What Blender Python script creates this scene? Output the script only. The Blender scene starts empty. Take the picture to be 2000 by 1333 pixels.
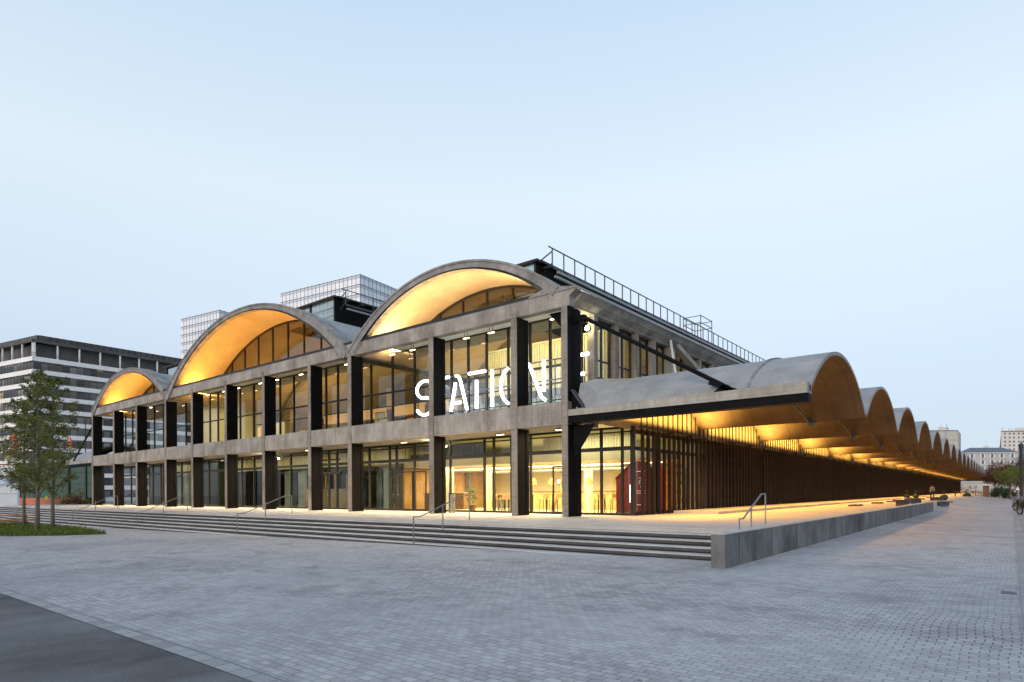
import bpy, bmesh, math, random
from mathutils import Vector, Matrix
from math import radians, sin, cos, sqrt, pi, atan2
random.seed(7)
C = bpy.context.scene
COL = C.collection

# ---------------------------------------------------------------- camera
F_PX = 1208.5
YAW = math.atan(975 / 1208.5)
ROLL = math.atan(0.0054)
CAM = Vector((14.34, -21.48, 1.70))
FW = Vector((-sin(YAW), cos(YAW), 0)); RT = Vector((cos(YAW), sin(YAW), 0)); UP = Vector((0, 0, 1))
cam = bpy.data.cameras.new('camera'); camo = bpy.data.objects.new('camera', cam); COL.objects.link(camo)
r_ = RT * cos(ROLL) - UP * sin(ROLL); u_ = UP * cos(ROLL) + RT * sin(ROLL)
m = Matrix(((r_.x, u_.x, -FW.x, CAM.x), (r_.y, u_.y, -FW.y, CAM.y), (r_.z, u_.z, -FW.z, CAM.z), (0, 0, 0, 1)))
camo.matrix_world = m
cam.sensor_width = 36; cam.lens = 36 * F_PX / 2000
cam.shift_y = (962.3 - 666.5) / 2000
cam.clip_end = 3000; cam.clip_start = 0.1
C.camera = camo

# ---------------------------------------------------------------- world, sun, exposure
SUN_EL, SUN_AZ = 14.0, 172.0          # low evening sun behind the camera
w = bpy.data.worlds.new('World'); C.world = w; w.use_nodes = True
nt = w.node_tree; bg = nt.nodes['Background']
sky = nt.nodes.new('ShaderNodeTexSky'); sky.sky_type = 'NISHITA'; sky.sun_disc = False
sky.sun_elevation = radians(SUN_EL); sky.sun_rotation = radians(SUN_AZ)
sky.air_density = 1.0; sky.dust_density = 1.0; sky.ozone_density = 1.5; sky.altitude = 50
def _n(t, **k):
    n = nt.nodes.new(t)
    for a, b in k.items(): setattr(n, a, b)
    return n
tc = _n('ShaderNodeTexCoord')
mp = _n('ShaderNodeMapping'); mp.inputs['Scale'].default_value = (2.2, 2.2, 26)
nz = _n('ShaderNodeTexNoise'); nz.inputs['Scale'].default_value = 1.6; nz.inputs['Detail'].default_value = 6
cr = _n('ShaderNodeValToRGB'); cr.color_ramp.elements[0].position = .47; cr.color_ramp.elements[1].position = .72
sp = _n('ShaderNodeSeparateXYZ')
lo = _n('ShaderNodeMapRange'); lo.inputs['From Min'].default_value = .015; lo.inputs['From Max'].default_value = .30
lo.inputs['To Min'].default_value = .55; lo.inputs['To Max'].default_value = 0
mu = _n('ShaderNodeMath', operation='MULTIPLY')
mxc = _n('ShaderNodeMixRGB'); mxc.inputs[2].default_value = (3.0, 3.3, 3.8, 1)
hs = _n('ShaderNodeHueSaturation'); hs.inputs['Saturation'].default_value = .62; hs.inputs['Value'].default_value = 1.0
nt.links.new(tc.outputs['Generated'], mp.inputs[0]); nt.links.new(mp.outputs[0], nz.inputs[0])
nt.links.new(nz.outputs[0], cr.inputs[0]); nt.links.new(tc.outputs['Generated'], sp.inputs[0])
nt.links.new(sp.outputs['Z'], lo.inputs['Value']); nt.links.new(cr.outputs[0], mu.inputs[0]); nt.links.new(lo.outputs[0], mu.inputs[1])
nt.links.new(sky.outputs[0], hs.inputs['Color']); 
hz_ = _n('ShaderNodeMixRGB'); hz_.inputs[0].default_value = .82      # thin high veil of cloud evens the sky out
vr = _n('ShaderNodeValToRGB'); er = vr.color_ramp.elements
for q in range(4): er.new(.5)
for q, (p_, c_) in enumerate([(0, (.44,.54,.71)), (.10, (.49,.61,.77)), (.26, (.68,.81,.94)), (.42, (.79,.915,1.0)), (.62, (.61,.79,.985)), (1, (.38,.60,.95))]):
    er[q].position = p_; er[q].color = (*c_, 1)
vm = _n('ShaderNodeVectorMath', operation='SCALE'); vm.inputs['Scale'].default_value = 4.25
nt.links.new(sp.outputs['Z'], vr.inputs[0]); nt.links.new(vr.outputs[0], vm.inputs[0]); nt.links.new(vm.outputs[0], hz_.inputs[2])
nt.links.new(hs.outputs[0], hz_.inputs[1]); nt.links.new(hz_.outputs[0], mxc.inputs[1]); nt.links.new(mu.outputs[0], mxc.inputs[0])
nt.links.new(mxc.outputs[0], bg.inputs['Color']); bg.inputs['Strength'].default_value = 0.13
sl = bpy.data.lights.new('sun', 'SUN'); sl.energy = 0.85; sl.angle = radians(22); sl.color = (1, .82, .68)
so = bpy.data.objects.new('sun', sl); COL.objects.link(so)
# sun_rotation is measured clockwise from +Y seen from above
az = radians(SUN_AZ); sd = Vector((sin(az) * cos(radians(SUN_EL)), cos(az) * cos(radians(SUN_EL)), sin(radians(SUN_EL))))
so.rotation_euler = sd.to_track_quat('Z', 'Y').to_euler(); so.location = (0, -40, 60)
C.view_settings.view_transform = 'Standard'; C.view_settings.look = 'None'; C.view_settings.gamma = 1
C.view_settings.exposure = 0.9
C.cycles.max_bounces = 8; C.cycles.transparent_max_bounces = 24; C.cycles.caustics_reflective = False; C.cycles.caustics_refractive = False

# ---------------------------------------------------------------- helpers
class MB:
    def __init__(s): s.v = []; s.f = []
    def add(s, vs, fs):
        k = len(s.v); s.v += [tuple(p) for p in vs]; s.f += [tuple(k + i for i in f) for f in fs]; return s
    def box(s, x0, x1, y0, y1, z0, z1):
        if x0 > x1: x0, x1 = x1, x0
        if y0 > y1: y0, y1 = y1, y0
        return s.add([(x0,y0,z0),(x1,y0,z0),(x1,y1,z0),(x0,y1,z0),(x0,y0,z1),(x1,y0,z1),(x1,y1,z1),(x0,y1,z1)],
                     [(0,3,2,1),(4,5,6,7),(0,1,5,4),(1,2,6,5),(2,3,7,6),(3,0,4,7)])
    def bar(s, a, b, w, h=None, up=(0,0,1)):
        a, b = Vector(a), Vector(b); h = h or w; d = (b - a).normalized(); u = Vector(up)
        if abs(d.dot(u)) > .98: u = Vector((0, 1, 0))
        sx = d.cross(u).normalized(); uy = sx.cross(d)
        P = [p + sx * i * w / 2 + uy * j * h / 2 for p in (a, b) for i, j in ((-1,-1),(1,-1),(1,1),(-1,1))]
        return s.add(P, [(0,1,2,3),(7,6,5,4),(0,4,5,1),(1,5,6,2),(2,6,7,3),(3,7,4,0)])
    def tube(s, pts, r, n=8, r2=None, caps=True):
        pts = [Vector(p) for p in pts]; k = len(s.v); m_ = len(pts); prev = None
        for i, p in enumerate(pts):
            d = (pts[min(i + 1, m_ - 1)] - pts[max(i - 1, 0)]).normalized()
            if prev is None:
                u = Vector((0, 0, 1)) if abs(d.z) < .9 else Vector((1, 0, 0))
                prev = d.cross(u).normalized()
            sx = (prev - d * prev.dot(d)).normalized(); prev = sx; uy = d.cross(sx)
            rr = r if r2 is None else r + (r2 - r) * i / (m_ - 1)
            for j in range(n):
                a = 2 * pi * j / n; s.v.append(tuple(p + sx * cos(a) * rr + uy * sin(a) * rr))
        for i in range(m_ - 1):
            for j in range(n):
                s.f.append((k + i*n + j, k + i*n + (j+1) % n, k + (i+1)*n + (j+1) % n, k + (i+1)*n + j))
        if caps:
            s.f.append(tuple(k + j for j in reversed(range(n)))); s.f.append(tuple(k + (m_-1)*n + j for j in range(n)))
        return s
    def prism(s, poly, axis, a, b):
        """poly 2D in the plane of the other two axes, extruded along axis from a to b"""
        def P(p, t):
            return {'x': (t, p[0], p[1]), 'y': (p[0], t, p[1]), 'z': (p[0], p[1], t)}[axis]
        n = len(poly)
        return s.add([P(p, a) for p in poly] + [P(p, b) for p in poly],
                     [tuple(range(n)), tuple(reversed(range(n, 2*n)))] + [(i, n + i, n + (i+1) % n, (i+1) % n) for i in range(n)])
    def lathe(s, prof, c=(0,0,0), n=16):
        k = len(s.v)
        for r, z in prof:
            for j in range(n):
                a = 2*pi*j/n; s.v.append((c[0] + r*cos(a), c[1] + r*sin(a), c[2] + z))
        for i in range(len(prof) - 1):
            for j in range(n): s.f.append((k+i*n+j, k+i*n+(j+1) % n, k+(i+1)*n+(j+1) % n, k+(i+1)*n+j))
        s.f.append(tuple(k + j for j in reversed(range(n)))); s.f.append(tuple(k + (len(prof)-1)*n + j for j in range(n)))
        return s
    def build(s, name, mat, parent=None, smooth=False, fixn=True):
        me = bpy.data.meshes.new(name); me.from_pydata(s.v, [], s.f)
        if fixn:
            bm = bmesh.new(); bm.from_mesh(me); bmesh.ops.recalc_face_normals(bm, faces=bm.faces); bm.to_mesh(me); bm.free()
        if smooth:
            for p in me.polygons: p.use_smooth = True
        me.materials.append(mat)
        o = bpy.data.objects.new(name, me); COL.objects.link(o)
        if parent: o.parent = parent
        return o
def tag(o, label=None, cat=None, group=None, kind=None):
    if label: o['label'] = label
    if cat: o['category'] = cat
    if group: o['group'] = group
    if kind: o['kind'] = kind
    return o
def empty(name, loc, label, cat, group=None, rz=0):
    o = bpy.data.objects.new(name, None); COL.objects.link(o); o.location = loc; o.rotation_euler.z = rz
    o.empty_display_size = .3
    return tag(o, label, cat, group)
def kids(o): return [c for c in list(bpy.data.objects) if c.parent == o]
def copy_tree(o, parent=None):
    c = o.copy(); COL.objects.link(c); c.parent = parent
    for ch in kids(o): copy_tree(ch, c)
    return c
def camxy(px, d):
    """ground position at depth d for a photo column"""
    p = CAM + FW * d + RT * ((px - 1000) / F_PX * d); return p.x, p.y

# ---------------------------------------------------------------- materials
def mat(name, base=(.5,.5,.5), rough=.8, metal=0, spec=.5):
    m = bpy.data.materials.new(name); m.use_nodes = True
    b = m.node_tree.nodes['Principled BSDF']
    b.inputs['Base Color'].default_value = (*base, 1); b.inputs['Roughness'].default_value = rough
    b.inputs['Metallic'].default_value = metal; b.inputs['Specular IOR Level'].default_value = spec
    return m, m.node_tree, b
def ramp(t, src, stops):
    r = t.nodes.new('ShaderNodeValToRGB'); e = r.color_ramp.elements
    while len(e) < len(stops): e.new(.5)
    for i, (p, c) in enumerate(stops): e[i].position = p; e[i].color = (*c, 1)
    t.links.new(src, r.inputs[0]); return r.outputs[0]
def noise(t, scale, detail=6, mapscale=None, rough=.6, co=None):
    n = t.nodes.new('ShaderNodeTexNoise'); n.inputs['Scale'].default_value = scale
    n.inputs['Detail'].default_value = detail; n.inputs['Roughness'].default_value = rough
    c = co or t.nodes.new('ShaderNodeTexCoord').outputs['Object']
    if mapscale:
        mm = t.nodes.new('ShaderNodeMapping'); mm.inputs['Scale'].default_value = mapscale
        t.links.new(c, mm.inputs[0]); c = mm.outputs[0]
    t.links.new(c, n.inputs['Vector']); return n.outputs[0]
def mix(t, a, b, fac, mode='MIX'):
    x = t.nodes.new('ShaderNodeMixRGB'); x.blend_type = mode
    for i, v in ((0, fac), (1, a), (2, b)):
        if hasattr(v, 'links') or hasattr(v, 'is_linked'): t.links.new(v, x.inputs[i])
        elif i == 0: x.inputs[0].default_value = v
        else: x.inputs[i].default_value = (*v, 1)
    return x.outputs[0]
def bump(t, b, h, st=.3, dist=.02):
    n = t.nodes.new('ShaderNodeBump'); n.inputs['Strength'].default_value = st; n.inputs['Distance'].default_value = dist
    t.links.new(h, n.inputs['Height']); t.links.new(n.outputs[0], b.inputs['Normal'])
def noisy(name, c1, c2, scale=2, rough=.85, ms=None, bst=.3, fine=18, spec=.4, metal=0, c3=None, lo=.32, hi=.68):
    m, t, b = mat(name, c1, rough, metal, spec)
    n1 = noise(t, scale, 8, ms)
    st = [(lo, c1), (hi, c2)] if c3 is None else [(lo, c1), ((lo+hi)/2, c2), (hi, c3)]
    c = ramp(t, n1, st)
    n2 = noise(t, fine, 5)
    g = ramp(t, n2, [(.3, (.78,.78,.78)), (.7, (1.1,1.1,1.1))])
    t.links.new(mix(t, c, g, 1, 'MULTIPLY'), b.inputs['Base Color'])
    bump(t, b, n2, bst); return m
def boarded(name, c1, c2, board=.12, axis='Z', scale=1.2, blot=.9, run=.55):
    """board-marked concrete: blotches, thin shuttering lines"""
    m, t, b = mat(name, c1, .9, 0, .3)
    co = t.nodes.new('ShaderNodeTexCoord').outputs['Object']
    n1 = noise(t, scale, 9, (1, 1, .6), .68, co)
    c = ramp(t, n1, [(.3, c1), (.7, c2)])
    n3 = noise(t, 1.6, 6, (3.2, 3.2, .25), .7, co)               # runs of water down the face
    c = mix(t, c, ramp(t, n3, [(.33, (.62,.6,.58)), (.55, (1,1,1)), (.75, (1.12,1.1,1.08))]), run, 'MULTIPLY')
    n4 = noise(t, .55, 5, None, .6, co)
    c = mix(t, c, ramp(t, n4, [(.34, (.68,.66,.64)), (.5, (1,1,1)), (.68, (1.14,1.13,1.11))]), blot, 'MULTIPLY')
    wv = t.nodes.new('ShaderNodeTexWave'); wv.bands_direction = axis; wv.inputs['Scale'].default_value = .314 / board * 1.0
    wv.inputs['Distortion'].default_value = .6; wv.inputs['Detail'].default_value = 2
    t.links.new(co, wv.inputs[0])
    ln = ramp(t, wv.outputs[1], [(0, (.86,.86,.86)), (.12, (1,1,1))])
    c = mix(t, c, ln, 1, 'MULTIPLY')
    n2 = noise(t, 30, 4, None, .7, co)
    c = mix(t, c, ramp(t, n2, [(.3, (.8,.8,.8)), (.7, (1.08,1.08,1.08))]), 1, 'MULTIPLY')
    t.links.new(c, b.inputs['Base Color'])
    bump(t, b, n2, .35, .012); return m
def emit(name, col, st):
    m = bpy.data.materials.new(name); m.use_nodes = True; t = m.node_tree; t.nodes.remove(t.nodes['Principled BSDF'])
    e = t.nodes.new('ShaderNodeEmission'); e.inputs[0].default_value = (*col, 1); e.inputs[1].default_value = st
    t.links.new(e.outputs[0], t.nodes['Material Output'].inputs[0]); return m
def glass(name, tint=(.9,.95,.92), refl=1.0, rough=.0):
    m = bpy.data.materials.new(name); m.use_nodes = True; t = m.node_tree; t.nodes.remove(t.nodes['Principled BSDF'])
    tr = t.nodes.new('ShaderNodeBsdfTransparent'); tr.inputs[0].default_value = (*tint, 1)
    gl = t.nodes.new('ShaderNodeBsdfGlossy'); gl.inputs['Roughness'].default_value = rough
    lw = t.nodes.new('ShaderNodeLayerWeight'); lw.inputs[0].default_value = .5     # two-sided Schlick fresnel
    pw = t.nodes.new('ShaderNodeMath'); pw.operation = 'POWER'; pw.inputs[1].default_value = 5; t.links.new(lw.outputs['Facing'], pw.inputs[0])
    fr = t.nodes.new('ShaderNodeMath'); fr.operation = 'MULTIPLY_ADD'; fr.inputs[1].default_value = .95; fr.inputs[2].default_value = .05; t.links.new(pw.outputs[0], fr.inputs[0])
    mp_ = t.nodes.new('ShaderNodeMath'); mp_.operation = 'MULTIPLY'; mp_.inputs[1].default_value = refl; mp_.use_clamp = True
    mx = t.nodes.new('ShaderNodeMixShader')
    t.links.new(fr.outputs[0], mp_.inputs[0]); t.links.new(mp_.outputs[0], mx.inputs[0])
    t.links.new(tr.outputs[0], mx.inputs[1]); t.links.new(gl.outputs[0], mx.inputs[2])
    t.links.new(mx.outputs[0], t.nodes['Material Output'].inputs[0]); return m

M = {}
M['beam'] = boarded('board_marked_concrete', (.22,.195,.168), (.46,.425,.385), .14, 'Z', 1.0)
M['column'] = boarded('column_concrete', (.22,.19,.16), (.34,.30,.26), .3)
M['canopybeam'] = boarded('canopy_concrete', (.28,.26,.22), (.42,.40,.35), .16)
M['vault_in'] = boarded('vault_soffit_concrete', (.38,.31,.22), (.47,.39,.29), .13, 'X', .8, .35, .2)
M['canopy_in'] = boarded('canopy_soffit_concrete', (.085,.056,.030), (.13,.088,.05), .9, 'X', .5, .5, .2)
M['rim'] = noisy('rim_concrete', (.16,.15,.14), (.34,.33,.32), 1.5, .9, (1,1,1), .4, 14)
M['roof'] = noisy('roof_coating', (.24,.24,.24), (.36,.36,.36), .8, .75, None, .2, 20)
M['wallconc'] = boarded('retaining_wall_concrete', (.075,.075,.077), (.235,.235,.235), 2.45, 'Y', .9)
M['steel'] = noisy('black_steel', (.006,.006,.0065), (.010,.010,.0115), 3, .6, None, .03, 40, .05)
M['frame'] = noisy('window_frame_metal', (.010,.010,.010), (.018,.017,.016), 3, .5, None, .03, 40, .4)
M['galv'] = noisy('galvanised_steel', (.20,.20,.20), (.30,.30,.30), 6, .4, None, .05, 30, .5, .7)
M['darkgalv'] = noisy('dark_railing_steel', (.045,.048,.056), (.08,.084,.095), 6, .5, None, .05, 30, .5, .4)
M['slat'] = noisy('brown_slats', (.012,.006,.003), (.028,.015,.008), 2.5, .7, (1,1,.3), .1, 25)
M['infill'] = noisy('pale_infill_panel', (.24,.19,.10), (.36,.30,.18), 1.5, .6, (1,1,.2), .1, 20)
M['glass'] = glass('window_glass', (.86,.88,.80), 1.7)
M['glass_roof'] = glass('roof_glass', (.6,.72,.75), 5.0)
M['glass_tymp'] = glass('tympanum_glass', (.42,.38,.32), 1.8)
M['glass_low'] = glass('door_glass', (.90,.92,.86), 1.2)
M['glass_dark'] = glass('screen_glass', (.45,.48,.45), 3.0)
M['cream'] = noisy('cream_wall', (.62,.56,.38), (.72,.66,.47), 1, .7, None, .05, 20)
M['darkcurtain'] = noisy('dark_green_curtain', (.03,.04,.036), (.065,.08,.07), 1, .8, None, .05, 20)
M['white'] = noisy('white_paint', (.74,.74,.72), (.82,.82,.80), 1, .6, None, .05, 20)
M['wood'] = noisy('warm_wood', (.38,.22,.08), (.56,.35,.15), 2, .55, (8,1,1), .1, 12)
M['darkwood'] = noisy('dark_wood', (.10,.055,.02), (.18,.10,.045), 2, .55, (6,1,1), .1, 12)
M['intfloor'] = noisy('interior_floor', (.28,.25,.20), (.40,.36,.29), 1.2, .35, None, .03, 10)
M['intwall'] = noisy('interior_dark_wall', (.10,.085,.05), (.20,.17,.10), .6, .7, None, .05, 12)
M['greenwall'] = noisy('green_grey_wall', (.16,.20,.17), (.30,.34,.29), .5, .7, None, .05, 12)
M['red'] = noisy('red_booth_paint', (.12,.010,.012), (.18,.014,.016), 1.5, .5, None, .05, 12)
M['orange'] = noisy('orange_panel', (.75,.27,.02), (.85,.34,.03), 1.5, .5, None, .05, 12)
M['black'] = noisy('black_plastic', (.012,.012,.012), (.022,.022,.022), 3, .5, None, .05, 20)
M['lampwhite'] = emit('lamp_white', (1, .96, .88), 9)
M['lampwarm'] = emit('lamp_warm', (1, .72, .34), 7)
M['neon'] = emit('neon_white', (.93, .97, 1), 3.0)

# =============================================================== GROUND
def plaza_material():
    m, t, b = mat('pale_setts', (.3,.3,.31), .85, 0, .35)
    co = t.nodes.new('ShaderNodeTexCoord').outputs['Object']
    # slight wander of the courses
    wn = t.nodes.new('ShaderNodeTexNoise'); wn.inputs['Scale'].default_value = .42; wn.inputs['Detail'].default_value = 3
    t.links.new(co, wn.inputs['Vector'])
    va = t.nodes.new('ShaderNodeVectorMath'); va.operation = 'MULTIPLY_ADD'
    va.inputs[1].default_value = (.22, .22, 0); t.links.new(wn.outputs['Color'], va.inputs[0]); t.links.new(co, va.inputs[2])
    br = t.nodes.new('ShaderNodeTexBrick'); br.offset = .5
    t.links.new(va.outputs[0], br.inputs['Vector'])
    for k_, v in (('Scale', 1), ('Brick Width', .165), ('Row Height', .108), ('Mortar Size', .009), ('Mortar Smooth', .6), ('Bias', 0)):
        br.inputs[k_].default_value = v
    br.inputs['Color1'].default_value = (.305,.298,.300,1); br.inputs['Color2'].default_value = (.47,.462,.465,1)
    br.inputs['Mortar'].default_value = (.155,.155,.16,1)
    # mortar washed full in many places, open in others
    pn = noise(t, .22, 4, None, .6, co)
    op = ramp(t, pn, [(.40, (.25,.25,.25)), (.70, (.9,.9,.9))])
    flat = (.395,.388,.390)
    # joints washed open in the worn corner by the street edge
    dm = t.nodes.new('ShaderNodeVectorMath'); dm.operation = 'DISTANCE'; dm.inputs[1].default_value = (14.0, -12.2, 0); t.links.new(co, dm.inputs[0])
    wr = t.nodes.new('ShaderNodeMath'); wr.operation = 'MULTIPLY_ADD'; wr.inputs[1].default_value = 3.4; t.links.new(noise(t, 1.3, 4, None, .6, co), wr.inputs[0]); t.links.new(dm.outputs['Value'], wr.inputs[2])
    ms = t.nodes.new('ShaderNodeMapRange'); ms.inputs['From Min'].default_value = 2.0; ms.inputs['From Max'].default_value = 3.6; ms.inputs['To Min'].default_value = .85; ms.inputs['To Max'].default_value = 0
    t.links.new(wr.outputs[0], ms.inputs['Value'])
    br.inputs['Mortar'].default_value = (.16,.16,.165,1)
    op = ramp(t, pn, [(.40, (.42,.42,.42)), (.70, (.95,.95,.95))])
    open_j = t.nodes.new('ShaderNodeMath'); open_j.operation = 'MULTIPLY'; t.links.new(br.outputs[1], open_j.inputs[0]); t.links.new(ms.outputs[0], open_j.inputs[1])
    c = mix(t, flat, br.outputs[0], op)
    c = mix(t, c, (.10,.095,.09), open_j.outputs[0])
    big = noise(t, .12, 7, (1, .55, 1), .62, co)
    c = mix(t, c, ramp(t, big, [(.30, (.70,.71,.73)), (.5, (.98,.98,.98)), (.7, (1.12,1.11,1.09))]), 1, 'MULTIPLY')
    tr_ = noise(t, .35, 7, (.18, 1.5, 1), .65, co)                 # long tyre-worn streaks
    c = mix(t, c, ramp(t, tr_, [(.30, (.78,.79,.81)), (.45, (1,1,1)), (1, (1.04,1.04,1.04))]), 1, 'MULTIPLY')
    fn = noise(t, 26, 5, None, .7, co)
    c = mix(t, c, ramp(t, fn, [(.3, (.84,.84,.84)), (.7, (1.1,1.1,1.1))]), 1, 'MULTIPLY')
    md = noise(t, 1.7, 6, None, .7, co)
    c = mix(t, c, ramp(t, md, [(.3, (.84,.84,.85)), (.6, (1.05,1.05,1.05))]), 1, 'MULTIPLY')
    c = mix(t, c, ramp(t, noise(t, .5, 8, None, .75, co), [(.36, (.72,.72,.73)), (.47, (1,1,1))]), 1, 'MULTIPLY')
    c = mix(t, c, ramp(t, noise(t, 5.5, 3, None, .5, co), [(.24, (.55,.54,.53)), (.29, (1,1,1))]), 1, 'MULTIPLY')
    t.links.new(c, b.inputs['Base Color'])
    hm = t.nodes.new('ShaderNodeMath'); hm.operation = 'MULTIPLY_ADD'; t.links.new(br.outputs[1], hm.inputs[0])
    hm.inputs[1].default_value = -1.0; t.links.new(fn, hm.inputs[2]); bump(t, b, hm.outputs[0], .55, .010)
    return m
M['plaza'] = plaza_material()
M['asphalt'] = noisy('asphalt', (.07,.071,.075), (.19,.19,.195), .7, .95, (1,.5,1), .9, 38, .3)
M['platform'] = noisy('pale_granite_paving', (.40,.37,.34), (.50,.47,.43), .6, .8, None, .1, 20)
M['stone'] = noisy('riser_shade_bench_stone', (.04,.038,.038), (.085,.082,.082), 1.1, .8, (1,1,3), .3, 16)  # shade on the risers painted in as a darker tone; benches share it
M['tread'] = noisy('lit_tread_stone', (.42,.40,.38), (.56,.54,.51), 1.1, .8, None, .2, 16)  # light falling on the treads painted in as a paler tone
M['soil'] = noisy('dry_ground', (.16,.14,.11), (.24,.22,.17), .8, .95, None, .4, 20)

P = 0.67
def gz(x):                     # the plaza falls gently to the left
    return -0.0082 * (7.8 - x) if x < 7.8 else 0.0
mb = MB()
xs = [-900, -400, -200, -120, -80, -64, 7.8, 60, 200, 900]; ys = [-500, -120, -60, -30, 0, 40, 120, 300, 700, 1800]
def gzz(x): return max(gz(x), -.62)
xs = [-900, -200, -67.8, 7.8, 900]
mb.v = [(x, y, gzz(x)) for y in ys for x in xs]
n = len(xs); mb.f = [(j*n+i, j*n+i+1, (j+1)*n+i+1, (j+1)*n+i) for j in range(len(ys)-1) for i in range(n-1)]
tag(mb.build('ground', M['plaza']), 'pale grey sett paving of the open square', None, None, 'structure')
del xs, ys
# asphalt road in the left foreground, a sheet above the setts, with a kerb course
mb = MB(); ya, yb = -18.62, -60
mb.add([(-67.8, ya, gzz(-67.8)+.006), (7.8, ya, .006), (11.5, ya, .006), (11.5, yb, .006), (7.8, yb, .006), (-67.8, yb, gzz(-67.8)+.006)], [(0,1,4,5), (1,2,3,4)])
tag(mb.build('road', M['asphalt']), 'dark asphalt strip in the left foreground', None, None, 'structure')
mk, t, b = mat('border_setts', (.3,.3,.31), .85)
co = t.nodes.new('ShaderNodeTexCoord').outputs['Object']
br = t.nodes.new('ShaderNodeTexBrick'); t.links.new(co, br.inputs[0]); br.offset = .5
for k_, v in (('Scale', 1), ('Brick Width', .30), ('Row Height', .19), ('Mortar Size', .012), ('Mortar Smooth', .3)): br.inputs[k_].default_value = v
br.inputs['Color1'].default_value = (.24,.24,.243,1); br.inputs['Color2'].default_value = (.33,.33,.333,1); br.inputs['Mortar'].default_value = (.16,.16,.16,1)
fn = noise(t, 26, 5, None, .7, co)
t.links.new(mix(t, br.outputs[0], ramp(t, fn, [(.3,(.82,.82,.82)),(.7,(1.1,1.1,1.1))]), 1, 'MULTIPLY'), b.inputs['Base Color']); bump(t, b, br.outputs[1], -.6, .01)
mb = MB(); ya2 = ya + .20
mb.add([(-67.8, ya+.002, gzz(-67.8)+.010), (7.8, ya+.002, .010), (11.5, ya+.002, .010), (11.5, ya2, .010), (7.8, ya2, .010), (-67.8, ya2, gzz(-67.8)+.010)], [(0,1,4,5), (1,2,3,4)])
tag(mb.build('kerb_course', mk), 'larger pale setts edging the asphalt', None, None, 'structure')
# street edge channel on the right
mb = MB(); mb.box(14.45, 14.75, -12, 230, -.05, .012); mb.box(14.75, 60, -12, 230, -.05, .03)
mk2 = noisy('pavement_slabs', (.24,.235,.23), (.33,.325,.32), .5, .9, None, .2, 20)
tag(mb.build('pavement', mk2), 'grey pavement and channel along the right edge of the street', None, None, 'structure')

for nm_, (x, y, sx, sy), lab in (('drain_cover', (14.3, -8.4, .10, .16), 'small dark drain cover at the right street edge'), ('channel_grate', (10.5, 16.7, .9, .12), 'dark slot drain grate in the street beside the wall')):
    e = empty(nm_, (x, y, .002), lab, 'drain cover'); z_ = gz(x)
    mb = MB(); mb.box(-sx, sx, -sy, sy, z_ - .03, z_ + .006); mb.parent = None; fo = mb.build('frame', M['darkgalv']); fo.parent = e
    mb = MB(); q = -sx + .03
    while q < sx - .02: mb.box(q, q + .025, -sy + .03, sy - .03, z_ + .0062, z_ + .009); q += .05
    go = mb.build('grating', M['black']); go.parent = e
# platform and steps
mb = MB()
mb.box(-66, 9.14, -4.8, 3, P-.13, P); mb.box(-66, 9.14, 3, 262, -1.2, P);  tag(mb.build('platform', M['platform']), 'pale paved platform the hall stands on', None, None, 'structure'); mb = MB()
mb.add([(9.14, 38.6, .004), (12.6, 38.6, .004), (12.6, 56, .004), (9.14, 56, P-.004), (12.6, 262, .004), (9.14, 262, P-.004)], [(0,1,2),(0,2,3),(3,2,4,5)])
tag(mb.build('ramp', M['plaza'], fixn=False), 'gentle paved ramp joining the street to the platform past the wall end', None, None, 'structure')
mb = MB(); mb.box(1.95, 4.1, 6.0, 222, P, P+.13)
tag(mb.build('walkway', M['platform']), 'raised pale walkway along the slatted screen', None, None, 'structure')
RIS, TRD = .137, .47
st = empty('entrance_steps', (-28, -6, gz(-28)), 'long flight of grey stone steps climbing to the glass front of the hall', 'steps')
def child(o, st_): o.parent = st_; o.matrix_parent_inverse = Matrix.Translation(-Vector(st_.location)); return o
mbb = MB(); mbb.box(-65.9, 9.10, -4.74, 3, -1.2, P-.14); child(mbb.build('core', M['stone']), st)
for k in range(8):
    zt = P - RIS * k; yf = -4.8 - TRD * k; yb_ = -4.7 - TRD * (k - 1) if k else -4.5
    if k:
        mb = MB(); mb.box(-65.95, 9.12, yf - .0, yb_, zt - .018, zt); o = child(mb.build('tread', M['tread']), st)
    else:
        mb = MB(); mb.box(-65.95, 9.12, yf - .02, -4.802, zt - .018, zt + .003); child(mb.build('tread', M['tread']), st)
    x = -65.93; mb = MB(); rr = random.Random(k)
    while x < 9.1:                                                # stone blocks with open joints
        L = min(rr.uniform(1.6, 2.4), 9.11 - x)
        mb.box(x, x + L - .012, yf + .004, (yb_ if k else -4.75), zt - RIS + .042, zt - .019); x += L
    child(mb.build('riser', M['stone']), st)
    mb = MB(); mb.box(-65.9, 9.1, yf + .07, yf + .5, zt - RIS - .01, zt - RIS + .041); child(mb.build('recess_shade', M['black']), st)  # black strip painting in the shade under each nosing
# retaining wall
mb = MB(); rr = random.Random(3); y = -8.0
wall = empty('retaining_wall', (9.3, 15, 0), 'long low dark concrete wall with a pale top beside the street', 'wall')
mb.box(9.14, 9.45, -8.0, 38.6, -.3, .745); child(mb.build('wall_body', M['wallconc']), wall)
mb = MB(); mb.box(9.13, 9.46, -8.01, 38.61, .747, .772); child(mb.build('coping', M['platform']), wall)
for q in range(19):
    mb = MB(); mb.box(9.451, 9.455, -8 + .9 + 2.45*q, -8 + .9 + 2.45*q + .03, -.02, .745); child(mb.build('joint', M['black']), wall)
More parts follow.
